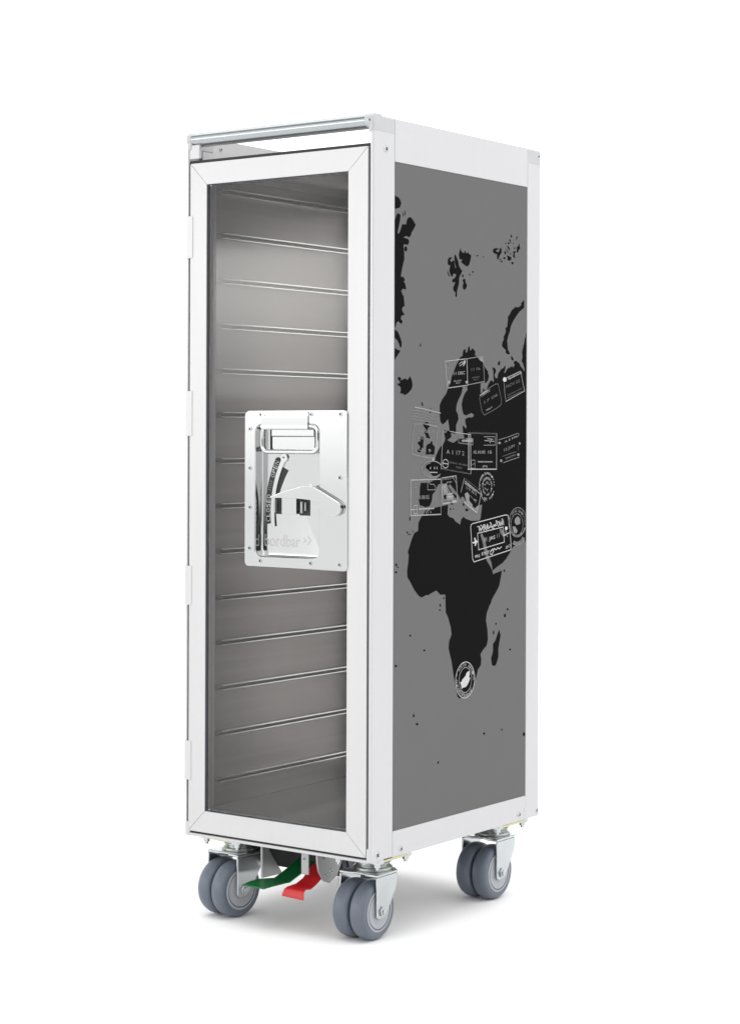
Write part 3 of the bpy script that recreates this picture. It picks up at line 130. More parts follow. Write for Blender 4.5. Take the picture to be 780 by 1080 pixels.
dict(label='round stamp with a solid white patch at its centre on southern Africa',lines=[(2,1.5,1,[(230.3,196.8),(228.6,193.5),(226.4,190.6),(223.8,188.0),(220.9,185.9),(217.6,184.4),(214.2,183.3),(210.6,182.9),(207.1,183.0),(203.5,183.8),(200.2,185.0),(197.0,186.9),(194.2,189.2),(191.7,191.9),(189.7,195.0),(188.1,198.3),(187.1,201.9),(186.6,205.6),(186.6,209.3),(187.2,212.9),(188.4,216.4),(190.0,219.7),(192.2,222.6),(194.7,225.2),(197.6,227.3),(200.8,228.9),(204.2,230.0),(207.7,230.5),(211.3,230.4),(214.8,229.7),(218.2,228.5),(221.4,226.7),(224.3,224.4),(226.8,221.7),(228.9,218.6),(230.5,215.2),(231.6,211.6),(232.1,207.8),(232.0,204.1),(231.4,200.4)]),(1,1.3,1,[(223.3,200.0),(222.2,197.7),(220.8,195.7),(219.2,193.9),(217.2,192.4),(215.1,191.2),(212.9,190.5),(210.6,190.2),(208.2,190.2),(205.9,190.7),(203.7,191.5),(201.6,192.8),(199.7,194.3),(198.1,196.2),(196.7,198.3),(195.7,200.7),(194.9,203.1),(194.6,205.7),(194.6,208.3),(194.9,210.8),(195.7,213.3),(196.7,215.6),(198.1,217.6),(199.7,219.4),(201.6,220.9),(203.7,222.0),(205.9,222.8),(208.3,223.2),(210.6,223.1),(212.9,222.7),(215.2,221.9),(217.3,220.6),(219.2,219.1),(220.8,217.2),(222.2,215.1),(223.3,212.7),(224.0,210.2),(224.4,207.7),(224.4,205.1),(224.0,202.5)])],fills=[(2,[(219.6,217.6),(219.9,212.8),(218.5,210.0),(220.9,208.2),(219.1,205.1),(217.4,202.7),(213.9,199.2),(210.4,197.3),(203.4,197.0),(200.9,195.3),(199.9,200.5),(197.0,205.0),(200.5,205.0),(202.2,208.0),(205.7,209.6),(208.0,211.0),(210.5,212.4),(211.5,214.8),(215.0,217.1)])],texts=[(1,'S',(194.2,218.6),(196.9,221.4),(191.3,222.1)),(1,'O',(196.8,221.2),(200.0,223.3),(194.5,225.3)),(1,'U',(200.0,223.1),(203.6,224.4),(198.4,227.6)),(1,'T',(203.6,224.3),(207.4,224.8),(202.7,229.1)),(1,'H',(207.4,224.7),(211.3,224.3),(207.4,229.5)),(1,'A',(215.1,223.3),(218.8,221.2),(216.7,227.5)),(1,'F',(218.7,221.4),(221.9,218.6),(221.0,225.1)),(1,'R',(221.9,218.9),(224.6,215.5),(224.9,221.8)),(1,'I',(224.5,215.9),(226.5,212.0),(228.0,217.9)),(1,'C',(226.5,212.4),(227.7,208.3),(230.3,213.5)),(1,'A',(227.7,208.7),(228.1,204.5),(231.7,208.8)),(1,'*',(227.7,201.2),(226.5,197.4),(231.5,199.3)),(1,'J',(224.5,194.6),(221.8,191.8),(227.5,191.1)),(1,'O',(221.9,192.1),(218.6,190.0),(224.2,187.9)),(1,'H',(218.7,190.2),(215.0,188.9),(220.3,185.6)),(1,'A',(215.1,189.0),(211.2,188.6),(215.9,184.2)),(1,'N',(211.2,188.6),(207.3,189.1),(211.2,183.8)),(1,'N',(207.3,189.0),(203.5,190.3),(206.5,184.4)),(1,'E',(203.5,190.2),(199.9,192.3),(201.9,186.0)),(1,'S',(199.9,192.1),(196.8,194.8),(197.6,188.4)),(1,'B',(196.8,194.6),(194.2,197.9),(193.9,191.7)),(1,'U',(194.2,197.6),(192.3,201.4),(190.8,195.6)),(1,'R',(192.3,201.0),(191.1,205.1),(188.6,199.9)),(1,'G',(191.1,204.7),(190.7,208.8),(187.2,204.6)),(1,'*',(191.1,212.1),(192.3,215.9),(187.4,214.0))])]

WORLD, TOP, FRONT = 1.69, 42.0, 14.0


# ------------------------------------------------------------------ materials
def newmat(name):
    m = bpy.data.materials.new(name)
    m.use_nodes = True
    return m, m.node_tree, m.node_tree.nodes['Principled BSDF']

def material(name, color, rough=0.5, metal=0.0, vary=0.04, scale=(40, 40, 40), rvary=0.08, bump=0.0, coat=0.0, spec=0.5):
    """Principled material whose colour and gloss are broken up by stretched noise."""
    m, nt, p = newmat(name)
    tc = nt.nodes.new('ShaderNodeTexCoord')
    mp = nt.nodes.new('ShaderNodeMapping'); mp.inputs['Scale'].default_value = scale
    nz = nt.nodes.new('ShaderNodeTexNoise'); nz.inputs['Scale'].default_value = 1.0
    nz.inputs['Detail'].default_value = 4.0
    nt.links.new(tc.outputs['Object'], mp.inputs['Vector'])
    nt.links.new(mp.outputs['Vector'], nz.inputs['Vector'])
    mx = nt.nodes.new('ShaderNodeMix'); mx.data_type = 'RGBA'
    mx.inputs['A'].default_value = (*[max(0, c * (1 - vary)) for c in color], 1)
    mx.inputs['B'].default_value = (*[min(1, c * (1 + vary)) for c in color], 1)
    nt.links.new(nz.outputs['Fac'], mx.inputs['Factor'])
    nt.links.new(mx.outputs['Result'], p.inputs['Base Color'])
    mr = nt.nodes.new('ShaderNodeMapRange')
    mr.inputs['To Min'].default_value = max(0.02, rough - rvary); mr.inputs['To Max'].default_value = min(1, rough + rvary)
    nt.links.new(nz.outputs['Fac'], mr.inputs['Value'])
    nt.links.new(mr.outputs['Result'], p.inputs['Roughness'])
    p.inputs['Metallic'].default_value = metal
    p.inputs['Specular IOR Level'].default_value = spec
    p.inputs['Coat Weight'].default_value = coat
    if bump:
        b = nt.nodes.new('ShaderNodeBump'); b.inputs['Strength'].default_value = bump
        b.inputs['Distance'].default_value = 0.0006
        nt.links.new(nz.outputs['Fac'], b.inputs['Height'])
        nt.links.new(b.outputs['Normal'], p.inputs['Normal'])
    return m

def glass_material():
    m = bpy.data.materials.new('clear_glass'); m.use_nodes = True
    nt = m.node_tree; nt.nodes.clear()
    out = nt.nodes.new('ShaderNodeOutputMaterial')
    tr = nt.nodes.new('ShaderNodeBsdfTransparent'); tr.inputs['Color'].default_value = (0.965, 0.968, 0.97, 1)
    gl = nt.nodes.new('ShaderNodeBsdfGlossy'); gl.inputs['Roughness'].default_value = 0.06
    fr = nt.nodes.new('ShaderNodeFresnel'); fr.inputs['IOR'].default_value = 1.28
    mx = nt.nodes.new('ShaderNodeMixShader')
    nt.links.new(fr.outputs['Fac'], mx.inputs['Fac'])
    nt.links.new(tr.outputs['BSDF'], mx.inputs[1]); nt.links.new(gl.outputs['BSDF'], mx.inputs[2])
    nt.links.new(mx.outputs['Shader'], out.inputs['Surface'])
    return m

M = {
    'frame': material('white_anodised_aluminium', (0.5091, 0.5091, 0.5190), 0.42, 0.25, 0.025, (60, 60, 6)),
    'door': material('brushed_white_aluminium', (0.5290, 0.5290, 0.5356), 0.40, 0.25, 0.03, (160, 60, 5)),
    'cap': material('grey_cast_corner', (0.4364, 0.4463, 0.4529), 0.45, 0.25, 0.03),
    'bar': material('satin_aluminium', (0.36, 0.38, 0.395), 0.22, 0.75, 0.03, (4, 160, 160)),
    'panel': material('grey_printed_film', (0.1335, 0.1335, 0.1335), 0.7, 0.0, 0.015, (30, 30, 30), 0.03, spec=0.03),
    'ink': material('black_print', (0.0063, 0.0063, 0.0063), 0.7, 0.0, 0.05, (30, 30, 30), 0.03, spec=0.02),
    'stamp0': material('faint_white_print', (0.2, 0.2, 0.2), 0.65, 0.0, 0.5, (170, 170, 170), 0.02, spec=0.1),
    'stamp3': material('worn_white_print', (0.110, 0.110, 0.110), 0.65, 0.0, 0.6, (170, 170, 170), 0.02, spec=0.1),
    'stamp1': material('white_print', (0.31, 0.31, 0.31), 0.65, 0.0, 0.4, (170, 170, 170), 0.02, spec=0.1),
    'stamp2': material('bright_white_print', (0.48, 0.48, 0.48), 0.65, 0.0, 0.1, (60, 60, 60), 0.02, spec=0.1),
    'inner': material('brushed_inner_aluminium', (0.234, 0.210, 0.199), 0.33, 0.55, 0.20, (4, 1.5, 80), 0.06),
    'runner_shade': material('shaded_runner_channel', (0.30, 0.29, 0.28), 0.5, 0.0, 0.1),
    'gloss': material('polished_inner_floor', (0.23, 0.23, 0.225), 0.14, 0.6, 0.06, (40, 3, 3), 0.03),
    'runner': material('runner_aluminium', (0.72, 0.70, 0.675), 0.24, 0.85, 0.05, (30, 5, 30), 0.05),
    'rubber_shade': material('black_rubber_and_shade', (0.012, 0.012, 0.014), 0.6, 0, 0.1),
    'seal': material('dark_grey_seal', (0.045, 0.045, 0.055), 0.5, 0, 0.1),
    'chrome': material('polished_steel', (0.5488, 0.5521, 0.5554), 0.09, 1.0, 0.01, (20, 20, 20), 0.02),
    'etch': material('etched_steel', (0.3915, 0.3947, 0.4012), 0.45, 0.6, 0.05),
    'hole_shade': material('dark_hole_and_shade', (0.02, 0.02, 0.02), 0.6, 0.2, 0.1),
    'zinc': material('zinc_plated_steel', (0.49, 0.515, 0.525), 0.22, 0.95, 0.14, (45, 45, 45), 0.09),
    'yellow': material('yellow_passivated_steel', (0.5290, 0.5091, 0.3108), 0.25, 0.9, 0.16, (70, 70, 70), 0.1),
    'tyre': material('blue_grey_rubber', (0.107, 0.127, 0.160), 0.40, 0, 0.14, (60, 60, 60), 0.12, 0.08),
    'rim': material('light_grey_plastic', (0.3306, 0.3471, 0.3703), 0.4, 0, 0.04),
    'groove': material('dark_plastic_groove', (0.05, 0.055, 0.065), 0.5, 0, 0.1),
    'green': material('green_coated_steel', (0.0026, 0.1091, 0.0298), 0.35, 0, 0.10, (60, 60, 60)),
    'red': material('red_coated_steel', (0.4761, 0.0079, 0.0119), 0.38, 0, 0.08, (60, 60, 60)),
    'bracket': material('grey_bracket_steel', (0.3835, 0.3868, 0.3901), 0.4, 0.4, 0.06),
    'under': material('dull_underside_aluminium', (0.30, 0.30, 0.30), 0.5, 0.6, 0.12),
    'ground': material('white_studio_floor', (0.92, 0.92, 0.92), 0.75, 0, 0.01, (3, 3, 3), 0.05, spec=0.2),
    'jamb': material('blue_grey_anodised', (0.58, 0.59, 0.66), 0.4, 0.1, 0.03),
    'glass': glass_material(),
}

# ------------------------------------------------------------------ mesh builder (millimetres)
def rrect(x0, x1, z0, z1, r, n=6):
    pts = []
    for cx, cz, a in ((x1 - r, z1 - r, 0), (x0 + r, z1 - r, 90), (x0 + r, z0 + r, 180), (x1 - r, z0 + r, 270)):
        for i in range(n + 1):
            t = math.radians(a + 90 * i / n)
            pts.append((cx + r * math.cos(t), cz + r * math.sin(t)))
    return pts

class MB:
    def __init__(self): self.bm = bmesh.new()
    def face(self, vs, mi=0):
        try:
            f = self.bm.faces.new(vs); f.material_index = mi; return f
        except ValueError:
            return None
    def verts(self, pts): return [self.bm.verts.new(p) for p in pts]
    def box(self, x0, x1, y0, y1, z0, z1, mi=0):
        v = self.verts([(x, y, z) for x in (x0, x1) for y in (y0, y1) for z in (z0, z1)])
        for q in ((0, 1, 3, 2), (4, 6, 7, 5), (0, 4, 5, 1), (2, 3, 7, 6), (0, 2, 6, 4), (1, 5, 7, 3)):
            self.face([v[i] for i in q], mi)
        return self
    def prism(self, pts, axis, a0, a1, mi=0):
        """pts: 2-D outline in the two other axes (x: (y,z), y: (x,z), z: (x,y))."""
        def P(p, a):
            return {'x': (a, p[0], p[1]), 'y': (p[0], a, p[1]), 'z': (p[0], p[1], a)}[axis]
        A = self.verts([P(p, a0) for p in pts]); B = self.verts([P(p, a1) for p in pts])
        n = len(pts)
        self.face(A[::-1], mi); self.face(B, mi)
        for i in range(n): self.face([A[i], A[(i + 1) % n], B[(i + 1) % n], B[i]], mi)
        return self
    def loops(self, ls, mi=0, cap0=False, cap1=False, closed=False):
        R = [self.verts(l) for l in ls]; n = len(R[0])
        pairs = list(zip(R, R[1:])) + ([(R[-1], R[0])] if closed else [])
        for A, B in pairs:
            for i in range(n): self.face([A[i], A[(i + 1) % n], B[(i + 1) % n], B[i]], mi)
        if cap0: self.face(R[0][::-1], mi)
        if cap1: self.face(R[-1], mi)
        return self
    def cyl(self, p0, p1, r, r1=None, seg=20, mi=0):
        p0, p1 = Vector(p0), Vector(p1); d = (p1 - p0).normalized()
        u = d.orthogonal().normalized(); v = d.cross(u); r1 = r if r1 is None else r1
        c = [(math.cos(2 * math.pi * i / seg), math.sin(2 * math.pi * i / seg)) for i in range(seg)]
        return self.loops([[p0 + (u * a + v * b) * r for a, b in c], [p1 + (u * a + v * b) * r1 for a, b in c]], mi, True, True)
    def tube(self, path, r, seg=10, closed=False, mi=0, flat=1.0):
        P = [Vector(p) for p in path]; n = len(P); rings = []; up = Vector((0, 1, 0))
        for i in range(n):
            a = P[i - 1] if (closed or i) else P[i]; b = P[(i + 1) % n] if (closed or i < n - 1) else P[i]
            t = (b - a).normalized(); u = up - t * up.dot(t)
            if u.length < 1e-3: u = t.orthogonal()
            u.normalize(); v = t.cross(u)
            rings.append([P[i] + u * r * flat * math.cos(2 * math.pi * k / seg) + v * r * math.sin(2 * math.pi * k / seg) for k in range(seg)])
        return self.loops(rings, mi, not closed, not closed, closed)
    def lathe_x(self, cy, cz, prof, seg=48, mi=0, cap=True):
        rings = [[(x, cy + r * math.cos(2 * math.pi * k / seg), cz + r * math.sin(2 * math.pi * k / seg)) for k in range(seg)] for x, r in prof]
        return self.loops(rings, mi, cap, cap)
    def flat(self, pts3, mi=0, height=None):
        """a filled sheet from a possibly concave outline of 3-D points"""
        v = self.verts(pts3)
        for t in tessellate_polygon([[Vector(p) for p in pts3]]): self.face([v[i] for i in t], mi)
        return self
    def build(self, name, mats, parent=None, origin=None, bevel=0.0, segs=2, angle=35, porigin=ROOT):
        origin = origin or porigin
        bmesh.ops.recalc_face_normals(self.bm, faces=self.bm.faces[:]) if not getattr(self, 'open', False) else None
        bmesh.ops.translate(self.bm, verts=self.bm.verts[:], vec=Vector([-c for c in origin]))
        bmesh.ops.scale(self.bm, verts=self.bm.verts[:], vec=(0.001,) * 3)
        me = bpy.data.meshes.new(name); self.bm.to_mesh(me); self.bm.free()
        for m in (mats if isinstance(mats, (list, tuple)) else [mats]): me.materials.append(M[m])
        me.shade_smooth(); me.set_sharp_from_angle(angle=math.radians(angle))
        o = bpy.data.objects.new(name, me); COL.objects.link(o)
        o.location = [(a - b) / 1000 for a, b in zip(origin, porigin)]
        if parent: o.parent = parent
        if bevel:
            b = o.modifiers.new('edge_bevel', 'BEVEL'); b.width = bevel / 1000; b.segments = segs
            b.limit_method = 'ANGLE'; b.angle_limit = math.radians(40); b.harden_normals = True
        return o

# ------------------------------------------------------------------ lettering
_fonts = {}
def glyphs(text):
    """triangulated outline of a line of text, scaled so that cap height and length are 1"""
    if text in _fonts: return _fonts[text]
    cu = bpy.data.curves.new('lettering', 'FONT'); cu.body = text; cu.resolution_u = 3
    ob = bpy.data.objects.new('lettering', cu); COL.objects.link(ob)
    dg = bpy.context.evaluated_depsgraph_get(); dg.update()
    me = bpy.data.meshes.new_from_object(ob.evaluated_get(dg))
    vs = [(v.co.x, v.co.y) for v in me.vertices]; fs = [list(p.vertices) for p in me.polygons]
    bpy.data.objects.remove(ob); bpy.data.curves.remove(cu); bpy.data.meshes.remove(me)
    if vs:
        x0 = min(v[0] for v in vs); x1 = max(v[0] for v in vs)
        vs = [((x - x0) / max(x1 - x0, 1e-6), y / 0.70) for x, y in vs]
    _fonts[text] = (vs, fs, (x1 - x0) / 0.70 if vs else 0)
    return _fonts[text]

# ------------------------------------------------------------------ the setting
def ground():
    me = bpy.data.meshes.new('ground'); bm = bmesh.new()
    n = 72; prev = None
    c = bm.verts.new((0, 0, 0))
    for R in (0.4, 1, 2.5, 6, 15, 40):
        ring = [bm.verts.new((R * math.cos(2 * math.pi * i / n), R * math.sin(2 * math.pi * i / n), 0)) for i in range(n)]
        for i in range(n):
            j = (i + 1) % n
            bm.faces.new([c, ring[i], ring[j]] if prev is None else [prev[i], ring[i], ring[j], prev[j]])
        prev = ring
    bm.to_mesh(me); bm.free(); me.materials.append(M['ground'])
    o = bpy.data.objects.new('ground', me); COL.objects.link(o)
    o['kind'] = 'structure'; o['label'] = 'seamless white studio floor under the trolley'
ground()

# ------------------------------------------------------------------ the trolley
trolley = bpy.data.objects.new('trolley', None); COL.objects.link(trolley)
trolley.empty_display_size = 0.1
trolley['label'] = 'tall silver aircraft trolley with glass door and grey world map side panel'
trolley['category'] = 'trolley'
T = trolley

def screw(parent, c, axis, r=3.6, name='screw'):
    """small round screw head with a dark recess; axis is the direction it faces"""
    b = MB(); c = Vector(c); a = Vector(axis)
    b.cyl(c - a * 1.0, c + a * 0.9, r, r * 0.8, 14, 0)
    u = a.orthogonal().normalized(); v = a.cross(u)
    for k in (0, 1):
        p, q = (u, v) if k == 0 else (v, u)
        pts = [c + a * (1.0 + 0.05 * k) + p * s * r * 0.62 + q * t * r * 0.2 for s, t in ((-1, -1), (1, -1), (1, 1), (-1, 1))]
        b.face(b.verts(pts), 1)
    return b.build(name, ['zinc', 'hole_shade'], parent)

def ringprism(b, o, i, y0, y1, mi=0):
    L = lambda r, y: [(p[0], y, p[1]) for p in r]
    return b.loops([L(o, y0), L(o, y1), L(i, y1), L(i, y0)], mi, closed=True)

# --- corner posts and rails -------------------------------------------------
def post(front, right):
    b = MB()
    y0, y1 = (0, 45.5) if front else (361.1, D)
    xo, xi = (W, 300.6) if right else (0, 2.6)
    lo, hi = min(xo, xi), max(xo, xi)
    b.box(lo, hi, y0, y1, 0, 927)
    if front:                                     # lip beside the tray opening, above the door
        if not right: b.box(2.9, 21, 0.4, 6, 895, 914)
    else:                                         # rear return
        b.box(272, 300.3, D - 4, D - 0.4, 0.5, 926) if right else b.box(2.9, 34, D - 4, D - 0.4, 0.5, 926)
    return b.build('corner_post', 'frame', T, bevel=1.6 if front else 1.3, segs=3)
posts = {(f, r): post(f, r) for f in (True, False) for r in (True, False)}
for r in (True, False):
    x0, x1 = (301.2, W - 0.25) if r else (0.25, 5.2)
    MB().box(x0, x1, 45.65, 360.95, 874, 927.6).build('top_rail', 'frame', T, bevel=0.35)
    MB().box(x0, x1, 45.65, 360.95, -0.6, 32).build('bottom_rail', 'frame', T, bevel=0.35)
# front sill and unseen rear sheet with a window added to light the interior
MB().box(2.8, 300.4, 0.4, 30, -1.8, 2.3).build('front_sill', 'frame', T, bevel=1.0)
b = MB(); ringprism(b, rrect(34.3, 271.7, 0.5, 912, 0.8, 4), rrect(52, 254, 36, 858, 3, 4), D - 3.6, D - 1.2)
rear = b.build('added_window_panel', 'frame', T, bevel=0.4)
b = MB(); b.box(50, 256, D - 4.4, D - 3.7, 34, 860); b.build('glass_pane', 'glass', rear)  # glass of the added rear window
# corner caps
for r in (True, False):
    x0, x1 = (298, W + 0.35) if r else (-0.35, 8)
    cap = MB().box(x0, x1, -1.2, 45.4, 906.5, 928.3).build('corner_cap', 'cap', T, bevel=3.0, segs=4)
    cap2 = MB().box(x0, x1, 361.2, D + 0.6, 905.5, 928.2).build('corner_cap', 'cap', T, bevel=3.5, segs=4)
    br = MB().box(x0, x1, 357, D + 0.6, -0.5, 16.5).build('corner_bracket', 'frame', T, bevel=1.6, segs=3)
    br2 = MB().box(x0, x1 , -0.7, 17, -1.2, 17).build('corner_bracket', 'frame', T, bevel=2.4, segs=3)
    ax = (1, 0, 0) if r else (-1, 0, 0); X = W + 0.4 if r else -0.4
    screw(cap2, (X - 0.3 * ax[0], 389.2, 919.5), ax, 3.0); screw(br, (X, 389.5, 7.5), ax, 3.2); screw(br2, (X, 12.2, 7.8), ax, 4.4)
    screw(posts[(True, r)], (X, 26, 887.6), ax, 4.2)
    screw(T, (X, 63, 7.5), ax, 3.4); screw(T, (X, 344, 8.5), ax, 3.4)
screw(T, (301.5, -1.6, 921), (0, -1, 0), 3.0)
# side panels: grey film, printed on the right-hand side
sp = MB().box(302.2, W - 0.9, 45.5, 361.1, 32.2, 873.8).build('side_panel', 'panel', T)
MB().box(0.9, 4.1, 45.5, 361.1, 32.2, 873.8).build('side_panel', 'panel', T)

# --- printed map and stamps on the right-hand panel ---------------------------
PX = W - 0.9
b = MB(); b.open = True
for q in LAND: b.flat([(PX + 0.12, y, z) for y, z in q], 0)
for q in SEA: b.flat([(PX + 0.22, y, z) for y, z in q], 1)
mp = b.build('world_map_print', ['ink', 'panel'], sp)
mp['label'] = 'black world map of Greenland, Europe and Africa printed on the grey film'

def stroke(b, pts, w, closed, x, mi):
    P = [Vector((0, y, z)) for y, z in pts]
    n = len(P); segs = n if closed else n - 1
    for i in range(segs):
        a, c = P[i], P[(i + 1) % n]; d = c - a
        if d.length < 0.05: continue
        d.normalize(); nrm = Vector((0, -d.z, d.y)) * (w * 0.31); e = d * (w * 0.25)
        q = [a - e + nrm, a - e - nrm, c + e - nrm, c + e + nrm]
        q = [(x + 0.004 * (i % 3), min(max(p.y, 45.6), 361.0), p.z) for p in q]
        b.face(b.verts(q), mi)

for si, S in enumerate(STAMPS):
    b = MB(); b.open = True; x = PX + 0.32 + 0.02 * si
    for tone, q in S['fills']: b.flat([(x - 0.012, min(y, 361.0), z) for y, z in q], tone)
    for tone, w, closed, q in S['lines']: stroke(b, q, w, closed, x, tone)
    for tone, txt, BL, BR, TL in S['texts']:
        vs, fs, _ = glyphs(txt)
        ux, uz = BR[0] - BL[0], BR[1] - BL[1]; vx, vz = TL[0] - BL[0], TL[1] - BL[1]
        nv = b.verts([(x + 0.012, min(BL[0] + ux * u + vx * v, 361.0), BL[1] + uz * u + vz * v) for u, v in vs])
        for f in fs: b.face([nv[i] for i in f], tone)
    o = b.build('passport_stamp_print', ['stamp0', 'stamp1', 'stamp2', 'stamp3'], sp)
    o['label'] = S['label']

# --- top: carrying bar and open tray --------------------------------------------
prof = [(7.4 + 9 * math.cos(math.radians(a)), 921.7 + 9 * math.sin(math.radians(a))) for a in range(124, 271, 10)] + [(17, 912.7), (19, 915), (19, 928.8)]
bar = MB().prism(prof, 'x', 6.5, 293.6).build('push_bar', 'bar', T, angle=30)
for x0, x1 in ((-0.6, 7.5), (292.6, W + 0.6)):
    pr = [(7.4 + 9.8 * math.cos(math.radians(a)), 921.6 + 9.8 * math.sin(math.radians(a))) for a in range(122, 271, 10)] + [(18, 911.8), (18, 929.6)]
    MB().prism(pr, 'x', x0, x1).build('bar_end_cap', 'cap', bar, bevel=1.6, segs=3)
b = MB(); b.box(5.6, 300.3, 5, D - 4.5, 889.5, 892)
tray = b.build('top_tray', 'inner', T)
MB().box(5.5, 7.4, 22.5, D - 5, 892.2, 926.5).build('tray_wall', 'frame', tray)
MB().box(298.6, 300.4, 21, D - 5, 892.2, 926.5).build('tray_wall', 'frame', tray)
MB().box(36, 270, D - 6.5, D - 4.6, 892.2, 912).build('tray_wall', 'frame', tray)
screw(tray, (7.6, 60, 915), (1, 0, 0), 3.2)

# --- inside ------------------------------------------------------------------
b = MB(); ringprism(b, rrect(5.4, 300.4, 24, 880, 0.8, 4), rrect(52, 254, 36, 858, 3, 4), 388.2, 390.1)  # back lining left open for the added rear window
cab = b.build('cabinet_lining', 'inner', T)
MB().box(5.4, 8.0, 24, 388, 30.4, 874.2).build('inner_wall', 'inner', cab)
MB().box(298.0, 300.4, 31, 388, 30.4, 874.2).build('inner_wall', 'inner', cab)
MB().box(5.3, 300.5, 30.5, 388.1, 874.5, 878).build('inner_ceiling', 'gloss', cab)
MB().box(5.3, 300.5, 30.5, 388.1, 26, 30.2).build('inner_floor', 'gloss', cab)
MB().box(8.2, 12, 27, 44, 30.6, 874).build('door_jamb', 'jamb', T, bevel=0.8)
MB().box(292, 297.8, 32, 46, 30.6, 874).build('door_jamb', 'jamb', T, bevel=0.8)
rz = [856.5, 797, 736.5, 675.5, 615, 556.5, 494, 433.5, 372.5, 310, 249.5, 189, 127.5, 65.5]
rp = [(0, 4.2), (11, 4.2), (11, 2.8), (1, 2.4), (1, -1.8), (9.0, -2.0), (9.0, -3.2), (0, -3.2)]
rp = [(0, 4.2), (11, 4.2), (11, 2.8), (1, 2.4), (1, -1.8), (9.0, -2.0), (9.0, -3.2), (0, -3.2)]
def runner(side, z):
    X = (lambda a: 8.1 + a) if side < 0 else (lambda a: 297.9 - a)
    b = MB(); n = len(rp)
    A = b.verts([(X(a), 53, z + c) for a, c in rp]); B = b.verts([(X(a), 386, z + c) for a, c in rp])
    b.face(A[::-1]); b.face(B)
    for i in range(n): b.face([A[i], A[(i + 1) % n], B[(i + 1) % n], B[i]], 1 if i in (2, 3, 4) else 0)  # channel faces get a darker colour that paints the shade inside
    b.build('shelf_runner', ['runner', 'runner_shade'], cab, angle=25)
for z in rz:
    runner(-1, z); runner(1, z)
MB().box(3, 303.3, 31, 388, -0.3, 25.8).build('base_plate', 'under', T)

# --- door -----------------------------------------------------------------------
x0, x1, z0, z1 = 5.6, 297.7, 5.1, 889.0
a0, a1, c0, c1 = 34.0, 267.0, 33.5, 860.0
g = 0.13
dm = MB(); ringprism(dm, rrect(x0 + 0.3, x1 - 0.3, z0 + 0.3, z1 - 0.3, 0.6, 2), rrect(a0 - 0.3, a1 + 0.3, c0 - 0.3, c1 + 0.3, 0.6, 2), 1.0, 20)
door = dm.build('door_frame', 'cap', T)
for nm_, pts_ in (('door_stile', [(x0, z0 + 2 * g), (a0, c0 + g), (a0, c1 - g), (x0, z1 - 2 * g)]),
                  ('door_stile', [(x1, z0 + 2 * g), (x1, z1 - 2 * g), (a1, c1 - g), (a1, c0 + g)]),
                  ('door_rail', [(x0 + 2 * g, z1), (a0 + g, c1), (a1 - g, c1), (x1 - 2 * g, z1)]),
                  ('door_rail', [(x0 + 2 * g, z0), (x1 - 2 * g, z0), (a1 - g, c0), (a0 + g, c0)])):
    MB().prism(pts_, 'y', 0, 19.5).build(nm_, 'door', door, bevel=0.45)
b = MB(); ringprism(b, rrect(2.7, 300.5, 2.4, 893.2, 1, 2), rrect(20, 284, 20, 876, 1, 2), 3.5, 24)
b.build('door_gasket', 'rubber_shade', T)
b = MB(); ringprism(b, rrect(a0 - 1, a1 + 1, c0 - 1, c1 + 1, 0.8, 2), rrect(a0 + 0.7, a1 - 0.7, c0 + 0.7, c1 - 0.7, 0.8, 2), 1.2, 6.6)
b.build('glass_seal', 'seal', door)
b = MB(); ringprism(b, rrect(a0 + 0.2, a1 - 0.2, c0 + 0.2, c1 - 0.2, 2, 6), rrect(114, 230, 367, 549, 10, 6), 7, 10)
b.build('glass_pane', 'glass', door)
for za, zb in ((764, 820), (528, 588), (304, 356), (72, 124)):
    hb = MB(); hb.box(-1.2, 10.6, -1.0, 3, za, zb)
    hb.build('hinge', 'door', T, bevel=0.9)

# --- latch ----------------------------------------------------------------------
L3 = lambda r, y: [(p[0], y, p[1]) for p in r]
O = lambda d: rrect(102.3 + d, 268.6 - d, 359.6 + d, 561 - d, 6, 6)
R = lambda d: rrect(120 + d, 224 - d, 373.5 + d, 543.5 - d, max(10 - d, 3), 6)
b = MB(); b.loops([L3(O(0), 6.6), L3(O(0), -1.4), L3(O(0.6), -2.0), L3(R(-1.0), -2.0), L3(R(-0.4), -1.55), L3(R(0), -0.8), L3(R(0.02), 0), L3(R(0.06), 9.6), L3(R(0.1), 10.2), L3(R(0.6), 11.4), L3(R(1.6), 11.9), L3(R(3), 12.0)], 0, False, True)
latch = b.build('latch_plate', 'chrome', T, angle=24)
latch['label'] = 'polished steel latch plate with a recessed handle well'
for x, z in ((129.5, 556), (211.5, 556), (257.8, 556), (111.5, 537.7), (111.7, 487), (112, 436.3), (257.4, 476.7), (111.3, 383.4), (129.3, 367.6), (211.4, 367.6), (257.2, 367.6)):
    screw(latch, (x, -2.2, z), (0, -1, 0), 3.2, 'rivet')
# fold-down handle and its hinge
b = MB(); b.prism([(-2.1, 559.5), (-3.4, 559.5), (-3.4, 546.5), (-4.6, 544), (-4.6, 539), (-3, 536.8), (-1, 536.8), (-0.6, 545), (-2.1, 546.5)], 'x', 131, 207)
hp = b.build('handle_hinge', 'chrome', latch, bevel=0.5)
for x in (137, 152, 169): MB().cyl((x, -3.3, 555), (x, -4.2, 555), 1.5, 1.1, 10).build('hinge_pin', 'etch', latch)
path = [(x, 1.5, z) for x, z in rrect(129.8, 220.5, 508.5, 541.5, 9, 6)]
MB().tube(path, 3.1, 12, True, flat=1.35).build('fold_down_handle', 'chrome', latch, angle=60)
MB().prism([(6.5, 537), (6.5, 528.8), (8.2, 527.4), (8.2, 509.5), (10.8, 509.5), (10.8, 537)], 'x', 140, 209).build('handle_backplate', 'chrome', latch, bevel=0.5)
